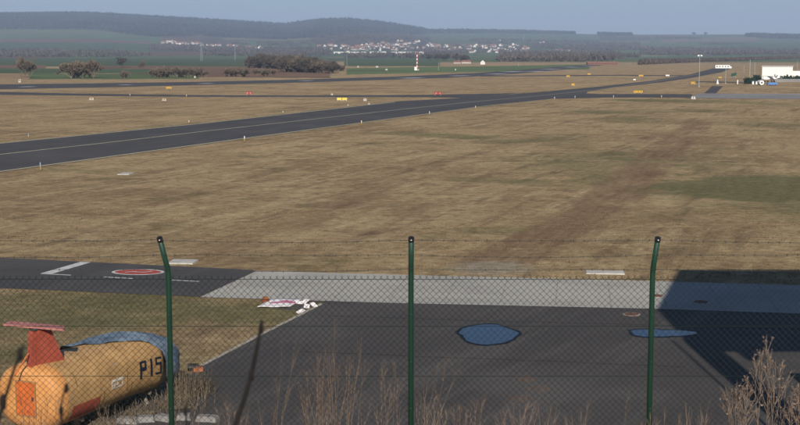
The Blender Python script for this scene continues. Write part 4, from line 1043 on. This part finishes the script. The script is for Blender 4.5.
# ------------------------------------------------------------------ chain link fence
FY = 13.35
GREEN = mat('green_powder_coat', (.007, .040, .024), .5, .15, 3, spec=.5); WIRE = mat('green_plastic_wire', (.012, .022, .018), .3, .2, 3, spec=.7); BARB = mat('barbed_wire_steel', (.07, .075, .07), .5, .2, 3, metal=.4)
post_x = [atY(169, 300, FY).x, atY(411, 300, FY).x, atY(652, 300, FY).x]
sp = (post_x[2] - post_x[0]) / 2
z_mesh = atY(400, 277.5, FY).z; z_bend = atY(400, 271, FY).z; z_base = float(height(0, FY)) - .1
fence = empty('chain_link_fence', (0, FY, z_base), 'green chain link fence with angled posts and three barbed wires', 'fence')
ARM_Y = .20
z_tip = atY(400, 238.5, FY - ARM_Y).z
CAPM = mat('black_cap', (.012, .012, .014), .4, .1, spec=.6)
arm_dx = [-.06, 0, -.005]
arms = {}
for k in range(-2, 5):
    x = post_x[k] if 0 <= k <= 2 else post_x[0] + sp * k
    dx = {0: -.045, 1: .0, 2: .005}.get(k, 0)
    zb = z_bend - z_base; zt = z_tip - z_base
    p = MB().tube([(x, 0, -.5), (x, 0, zb - .03), (x + dx * .1, -.015, zb + .03), (x + dx, -ARM_Y, zt)], .0285, 14).build('post', GREEN, fence, True)
    d = Vector((dx, -ARM_Y, zt - zb)).normalized(); q = Vector((x + dx, -ARM_Y, zt))
    MB().tube([q - d * .03, q + d * .008], .0315, 14).build('cap', CAPM, p)
    MB().tube([q - d * .02 + Vector((0, -.034, .004)), q - d * .02 + Vector((0, -.040, .005))], .006, 8).build('cap_rivet', WHITE, p)
    arms[k] = (Vector((x, 0, zb)), q)
    for zz in (.4, .9, 1.4, 1.9): MB().tube([(x, -.032, zz), (x, -.045, zz)], .010, 6).build('clamp', GREEN, p)
# three barbed wires on the arms
for t in (.08, .52, .97):
    mb = MB(); ks = sorted(arms); wpts = []
    for a, b in zip(ks[:-1], ks[1:]):
        A = arms[a][0].lerp(arms[a][1], t); B = arms[b][0].lerp(arms[b][1], t)
        for i in range(12):
            u = i / 12; wpts.append(A.lerp(B, u) + Vector((0, -.032, -.03 * 4 * u * (1 - u) * (.6 + .4 * math.sin(a * 3 + t * 9)) + random.uniform(-.003, .003))))
    mb.tube(wpts, .0023, 4)
    L = wpts[-1].x - wpts[0].x; n = int(L / .11)
    for i in range(n):
        X = wpts[0].x + L * (i + .5) / n; j = min(range(len(wpts)), key=lambda q: abs(wpts[q].x - X)); j = min(j, len(wpts) - 2); 
        A, B = (wpts[j], wpts[j + 1]) if wpts[j].x <= X else (wpts[max(j - 1, 0)], wpts[j])
        u = (X - A.x) / max(B.x - A.x, 1e-6); c = A.lerp(B, u)
        for ang in (.7, 2.3):
            v = Vector((random.uniform(-.3, .3), math.cos(ang), math.sin(ang))) * .016; mb.tube([c - v, c + v], .0022, 3)
    mb.build('barbed_wire', BARB, fence)
x0 = min(a[0].x for a in arms.values()); x1 = max(a[0].x for a in arms.values())
for py in (279, 326, 376, 470):
    zz = atY(400, py, FY).z - z_base
    MB().tube([(x0, .0, zz), ((x0 + x1) / 2, 0, zz - .004), (x1, .0, zz)], .0028, 4).build('tension_wire', WIRE, fence)
Wd = 6.6 * FY / F
half = Wd / 2; top = z_mesh - z_base; nseg = int(top / half)
def picket_pts(sgn):
    pts = [(sgn * (1 if i % 2 else -1) * half / 2, (.0028 if i % 2 else -.0028), top - i * half) for i in range(nseg + 1)]
    return [(pts[0][0] + sgn * .010, 0, pts[0][2] + .022)] + pts
pm = []
for sgn in (1, -1): mb = MB(); mb.tube(picket_pts(sgn), .0025, 4, cap=False); pm.append(mb.mesh('mesh_wire', WIRE))
n = int((x1 - x0) / half); order = sorted(range(n), key=lambda i: abs(x0 + (i + .5) * half)); rest = MB(); rr_ = random.Random(4)
for i in order[:300]:
    u = (x0 + (i + .5) * half - post_x[0]) / sp; sag = -.006 * math.sin(math.pi * (u % 1))
    link('mesh_wire', pm[i % 2], fence, (x0 + (i + .5) * half, rr_.uniform(-.004, .004), rr_.uniform(-.0025, .0025) + sag))
for i in order[300:]: rest.tube([(x + x0 + (i + .5) * half, y, z) for x, y, z in picket_pts(1 if i % 2 == 0 else -1)], .0025, 3, cap=False)
rest.build('outer_mesh_wire', WIRE, fence)['kind'] = 'stuff'

# ------------------------------------------------------------------ dead weeds along the fence
STALK = mat('dead_stalk', (.195, .145, .112), .9, .35, 9, spec=.1, col2=(.285, .22, .17)); STALK2 = mat('reddish_dead_stalk', (.21, .145, .108), .9, .35, 9, spec=.1, col2=(.31, .225, .17)); SEED = mat('seed_head', (.17, .12, .095), .95, .35, 20, spec=.05, col2=(.25, .19, .155)); UMB = mat('rusty_umbel', (.24, .105, .045), .95, .3, 20, spec=.05)
def weed(px, Y, stems, label, kind='spray', spread=.25, m=STALK, seed=1, r0=.0036):
    """stems: list of (tip pixel x, tip pixel y); the plant is rooted at depth Y under px"""
    r = random.Random(seed); bx = atY(px, 425, Y).x; bz = float(height(bx, Y)) - .03
    e = empty('dead_weed', (bx, Y, bz), label, 'weed', 'dead weeds along the fence')
    for (tx, ty) in stems:
        tip = atY(tx, ty, Y + r.uniform(-.15, .15)) - Vector((bx, Y, bz)); base = Vector((r.uniform(-.07, .07), r.uniform(-.06, .06), 0)); base.x += tip.x * .25
        L = (tip - base).length; mid1 = base.lerp(tip, .4) + Vector((r.uniform(-.03, .03), r.uniform(-.03, .03), .04)) - Vector((tip.x * .10, 0, 0)); mid2 = base.lerp(tip, .75) + Vector((r.uniform(-.02, .02), r.uniform(-.03, .03), .02))
        pts = [base, mid1, mid2, tip]
        st = MB(); st.tube(pts, [r0, r0 * .85, r0 * .6, r0 * .3], 4)
        nb = {'spray': 6, 'plume': 9, 'umbel': 2, 'grass': 2, 'twiggy': 9}[kind]
        hd = MB()
        for k in range(nb):
            u = r.uniform(.45, .97) if kind != 'twiggy' else r.uniform(.3, .95)
            p = mid1.lerp(mid2, (u - .4) / .35) if u < .75 else mid2.lerp(tip, (u - .75) / .25)
            d = (tip - mid1).normalized(); dv = (d * .9 + Vector((r.uniform(-1, 1), r.uniform(-1, 1), r.uniform(0, .5))) * .55).normalized()
            l = (1.05 - u) * L * r.uniform(.35, .7) + .03; q = p + dv * l
            st.tube([p, p.lerp(q, .5) + Vector((0, 0, .012)), q], [r0 * .5, r0 * .4, r0 * .22], 3, cap=False)
            if kind in ('plume', 'twiggy'):
                for _ in range(4):
                    s_ = p.lerp(q, r.uniform(.4, 1.0)); w = (dv + Vector((r.uniform(-1, 1), r.uniform(-1, 1), r.uniform(0, 1)))).normalized() * r.uniform(.02, .055)
                    st.tube([s_, s_ + w], [r0 * .28, r0 * .18], 3, cap=False)
                    if kind == 'plume':
                        for _ in range(1):
                            cc = s_ + w * r.uniform(.6, 1.1); a = [Vector((r.gauss(0, .007), r.gauss(0, .007), r.gauss(0, .008))) for _ in range(4)]
                            hd.add([cc + x for x in a], [(0, 1, 2), (0, 2, 3), (1, 3, 2)])
        if kind == 'umbel':
            for k in range(16):
                a = k * 2.4; rad = .12 * math.sqrt((k + .5) / 16); q = tip + Vector((rad * math.cos(a), rad * math.sin(a) * .8, .07 - rad * .35)); st.tube([tip, q], [r0 * .3, r0 * .22], 3, cap=False)
                for j in range(5):
                    cc = q + Vector((r.gauss(0, .012), r.gauss(0, .012), r.uniform(0, .01))); b = [Vector((r.gauss(0, .007), r.gauss(0, .007), r.gauss(0, .004))) for _ in range(3)]; hd.add([cc + x for x in b], [(0, 1, 2)])
        s_o = st.build('stem', m, e)
        if hd.v: hd.build('seed_head', UMB if kind == 'umbel' else SEED, s_o)['kind'] = 'stuff'
    return e
def fan(px, n, x0, x1, y0, y1, seed):
    r = random.Random(seed); return [(x0 + (x1 - x0) * (k + .5) / n + r.uniform(-3, 3), r.uniform(y0, y1)) for k in range(n)]
weed(268, 14.1, [(298, 330), (283, 340), (258, 398), (276, 372), (290, 388), (272, 402)], 'slender pale weed left of the tall reddish clump', 'spray', seed=11)
weed(318, 14.2, fan(318, 11, 296, 336, 344, 400, 5), 'dense reddish clump of dead stalks left of the middle post', 'twiggy', m=STALK2, seed=12)
weed(331, 14.0, [(335, 318), (329, 343), (362, 332), (355, 350), (340, 372), (347, 360), (325, 350)], 'tallest reddish brown weed left of the middle post', 'spray', m=STALK2, seed=13, r0=.0042)
weed(344, 13.9, [(366, 358), (362, 345), (350, 372), (372, 398), (352, 380)], 'leaning pale weed right of the tallest reddish weed', 'spray', seed=14)
weed(389, 13.9, [(384, 354), (381, 362), (396, 362), (399, 376), (377, 402), (391, 392)], 'pale upright weed just left of the middle post', 'twiggy', seed=15)
weed(421, 14.0, [(447, 356), (461, 358), (429, 376), (424, 378), (438, 365), (416, 398)], 'pale arching weed just right of the middle post', 'spray', seed=16)
weed(430, 13.0, [(434, 398), (442, 405), (449, 412), (425, 402)], 'low tangled weed right of the middle post at frame bottom', 'twiggy', seed=17)
weed(523, 13.9, [(526, 383), (519, 402), (540, 392)], 'dead weed with two rusty flat flower heads', 'umbel', m=STALK, seed=18)
weed(510, 12.9, fan(510, 5, 494, 540, 398, 418, 8), 'low bushy pale weed below the rusty flower heads', 'twiggy', seed=19)
weed(545, 13.0, [(538, 406), (551, 410), (558, 402)], 'low spiky weed right of the rusty flower heads', 'spray', seed=20)
weed(573, 13.2, [(571, 412), (580, 408), (588, 402), (566, 416)], 'short pale grassy weed between puddle and right post', 'spray', seed=21)
weed(618, 14.0, [(631, 384)], 'single leaning straw left of the right post', 'grass', seed=22)
weed(690, 12.7, [(685, 402), (692, 412), (708, 408), (702, 416), (710, 400), (679, 414)], 'short pale weed right of the right post', 'spray', seed=23)
weed(744, 12.2, fan(744, 9, 724, 752, 378, 402, 9), 'pale fluffy weed clump left of the tallest plume', 'plume', seed=24, r0=.0038)
weed(769, 12.3, [(766, 342), (772, 348), (757, 362), (780, 366), (786, 384), (762, 352), (776, 358)], 'tall pale fluffy plume at the lower right', 'plume', seed=25, r0=.0042)
weed(795, 12.0, [(792, 398), (799, 384), (804, 392), (788, 408)], 'brown seeded weed at the lower right edge', 'plume', m=STALK2, seed=26)
weed(182, 14.6, fan(182, 8, 160, 205, 392, 415, 10), 'grassy dead clump at the foot of the left post', 'spray', seed=27)
weed(232, 14.4, fan(232, 6, 214, 252, 396, 416, 12), 'thin brown dead clump right of the left post', 'twiggy', m=STALK2, seed=28)
weed(30, 13.8, fan(30, 10, 4, 74, 388, 418, 14), 'thin reddish weed in front of the orange panelled pod', 'twiggy', m=STALK2, seed=29)
weed(120, 13.9, fan(120, 6, 92, 140, 404, 420, 15), 'sparse brown weed below the wreck flank', 'twiggy', m=STALK2, seed=30)
weed(470, 13.6, fan(470, 6, 452, 486, 394, 420, 16), 'thin dark weed below the eye shaped puddle', 'twiggy', m=STALK2, seed=31)
weed(650, 12.9, fan(650, 4, 636, 668, 408, 421, 17), 'few short stalks at the foot of the right post', 'spray', seed=32)
# dry reeds round the wreck nose
def reeds(px, py, w, h, n, label, m, seed):
    g = atz(px, py); r = random.Random(seed); e = empty('dry_grass_clump', g, label, 'grass clump', 'dry grass clumps round the wreck'); mb = MB()
    for _ in range(n):
        b = Vector((r.gauss(0, w * .4), r.gauss(0, .3), 0)); t = b + Vector((r.gauss(0, .18), r.gauss(0, .18), h * r.uniform(.4, 1))); q = Vector((.007, .003, 0)); k = b.lerp(t, .6) + Vector((0, 0, .05))
        mb.add([b - q, b + q, k + q * .7, k - q * .7, t], [(0, 1, 2, 3), (3, 2, 4)])
    mb.build('blades', m, e)['kind'] = 'stuff'; MB().ball((0, 0, .03), (w * .5, .35, .12), 10, jit=.2).build('root_mat', mat('thatch', (.10, .08, .055), .95, .4, 5), e)
REED = mat('dry_reed', (.135, .105, .075), .9, .4, 3, spec=.1)
reeds(186, 398, .7, 1.15, 150, 'tall dry grass clump hugging the wreck nose', REED, 1); reeds(176, 408, .9, .6, 130, 'dry grass clump under the wreck nose', REED, 2)
reeds(200, 392, .6, .6, 160, 'low dark grass clump right of the wreck nose', mat('dark_reed', (.07, .055, .04), .9, .4, 3), 3); reeds(140, 414, 1.0, .4, 100, 'dry grass fringe under the wreck flank', REED, 4); reeds(100, 424, 1.0, .35, 80, 'dry grass fringe beside the orange pod', REED, 5)

# ------------------------------------------------------------------ blurred twigs close to the lens
TW = mat('dark_twig', (.012, .010, .009), .9, .3, 20)
def twig(pts, buds, label, Y, r0=.0035):
    P = [atY(x, y, Y) for x, y in pts]; b = P[-1].copy(); gz = float(height(b.x, Y)); P.append(Vector((b.x - .02, Y, gz - .02)))
    e = empty('budding_twig', (P[-1].x, Y, gz), label, 'twig', 'dark twigs close to the camera'); o = Vector((P[-1].x, Y, gz))
    MB().tube([p - o for p in P], [r0 * (.6 + .4 * i / (len(P) - 1)) for i in range(len(P))], 6).build('stem', TW, e, True)
    for (x, y, s) in buds:
        c = atY(x, y, Y) - o; MB().ball(c, (s * .75, s * .75, s * 1.7), 10, jit=.08).build('bud', TW, e, True)
twig([(262, 321), (257, 348), (251.5, 374), (244, 400), (235, 426)], [(261.3, 328, .0075), (251.5, 375, .008)], 'dark blurred twig rising from the bottom edge left of centre', 2.6, .0058)
twig([(24, 345), (13, 372), (3, 405), (-4, 430)], [(20, 354, .0075), (3, 402, .009)], 'dark blurred twig with two buds at the left edge', 2.3, .004)
twig([(66, 384), (61, 405), (62, 425)], [(66.5, 388, .006), (61, 411, .0065)], 'short dark blurred twig in front of the orange panel', 2.4, .0026)
twig([(185, 404), (186, 415), (187, 430)], [(185.5, 411, .006)], 'tiny dark blurred twig tip beside the left post', 2.5, .0026)

# ------------------------------------------------------------------ raised building off to the right; its shadow lies across the apron
tanE = math.tan(SUN_EL); sdir = Vector((-to_sun.x, -to_sun.y)).normalized()
BY = 27.0
def caster(sx, sy):
    """point at depth BY whose shadow falls on ground point (sx, sy)"""
    L = (sy - BY) / sdir.y; return Vector((sx - sdir.x * L, BY, L * tanE))
tower = empty('lookout_building', (12.0, BY, 0), 'raised lookout block on a column outside the right edge', 'building')
o0 = Vector((12.0, BY, 0))
A = atz(685, 340); B_ = atz(659, 309.5); C_ = atz(678, 269.6); D_ = atz(729.5, 352)
prof = [caster(A.x, D_.y + 3), caster(B_.x - .1, B_.y), caster(C_.x, C_.y), caster(34, C_.y), caster(34, D_.y + 3)]
TWM = mat('render_wall', (.55, .54, .52), .8, .08, 1)
vs = [p - o0 for p in prof] + [p - o0 + Vector((0, -3.0, 0)) for p in prof]; n = len(prof)
MB().add(vs, [tuple(range(n)), tuple(range(2 * n - 1, n - 1, -1))] + [(i, n + i, n + (i + 1) % n, (i + 1) % n) for i in range(n)]).build('cabin_block', TWM, tower)
zl = prof[0].z
for k in range(4): MB().box((3.4 + k * 4.6, .03, zl + 3.2), (3.2, .08, 1.8)).build('window', GLASS, tower)
x_a = caster(10.0, 42).x; x_b = caster(10.95, 42).x
MB().box(((x_a + x_b) / 2 - o0.x, -1.5, zl / 2 - .05), (x_b - x_a, 1.0, zl + .1)).build('column', TWM, tower)
xt = caster(9.62, 42).x
MB().tube([(xt - o0.x, -1.0, 0), (xt - o0.x, -1.0, zl * .985)], .045, 8).build('downpipe', GALV, tower)
for xx in (12.0, 20.0): MB().box((xx, -1.5, zl / 2 - .05), (.9, 1.0, zl + .1)).build('column', TWM, tower)
MB().box((2.6, 1.0, 2.2), (4.4, 9, 4.4)).build('base_room', TWM, tower)
MB().box((.2, -1.5, zl - 1.2), (.6, .9, .4)).build('bracket', TWM, tower)

# ------------------------------------------------------------------ air
hz = MB().box((0, 0, 180), (30000, 30000, 380)).build('haze', bpy.data.materials.new('haze_air'))
hm = hz.data.materials[0]; hm.use_nodes = True; nt = hm.node_tree; nt.nodes.clear()
ho = nt.nodes.new('ShaderNodeOutputMaterial'); pv = nt.nodes.new('ShaderNodeVolumePrincipled')
pv.inputs['Color'].default_value = (.56, .71, 1.0, 1); pv.inputs['Density'].default_value = 0.00013; pv.inputs['Anisotropy'].default_value = 0.0
nt.links.new(pv.outputs['Volume'], ho.inputs['Volume'])
stuff(hz, 'thin pale haze lying over the whole valley', 'haze')
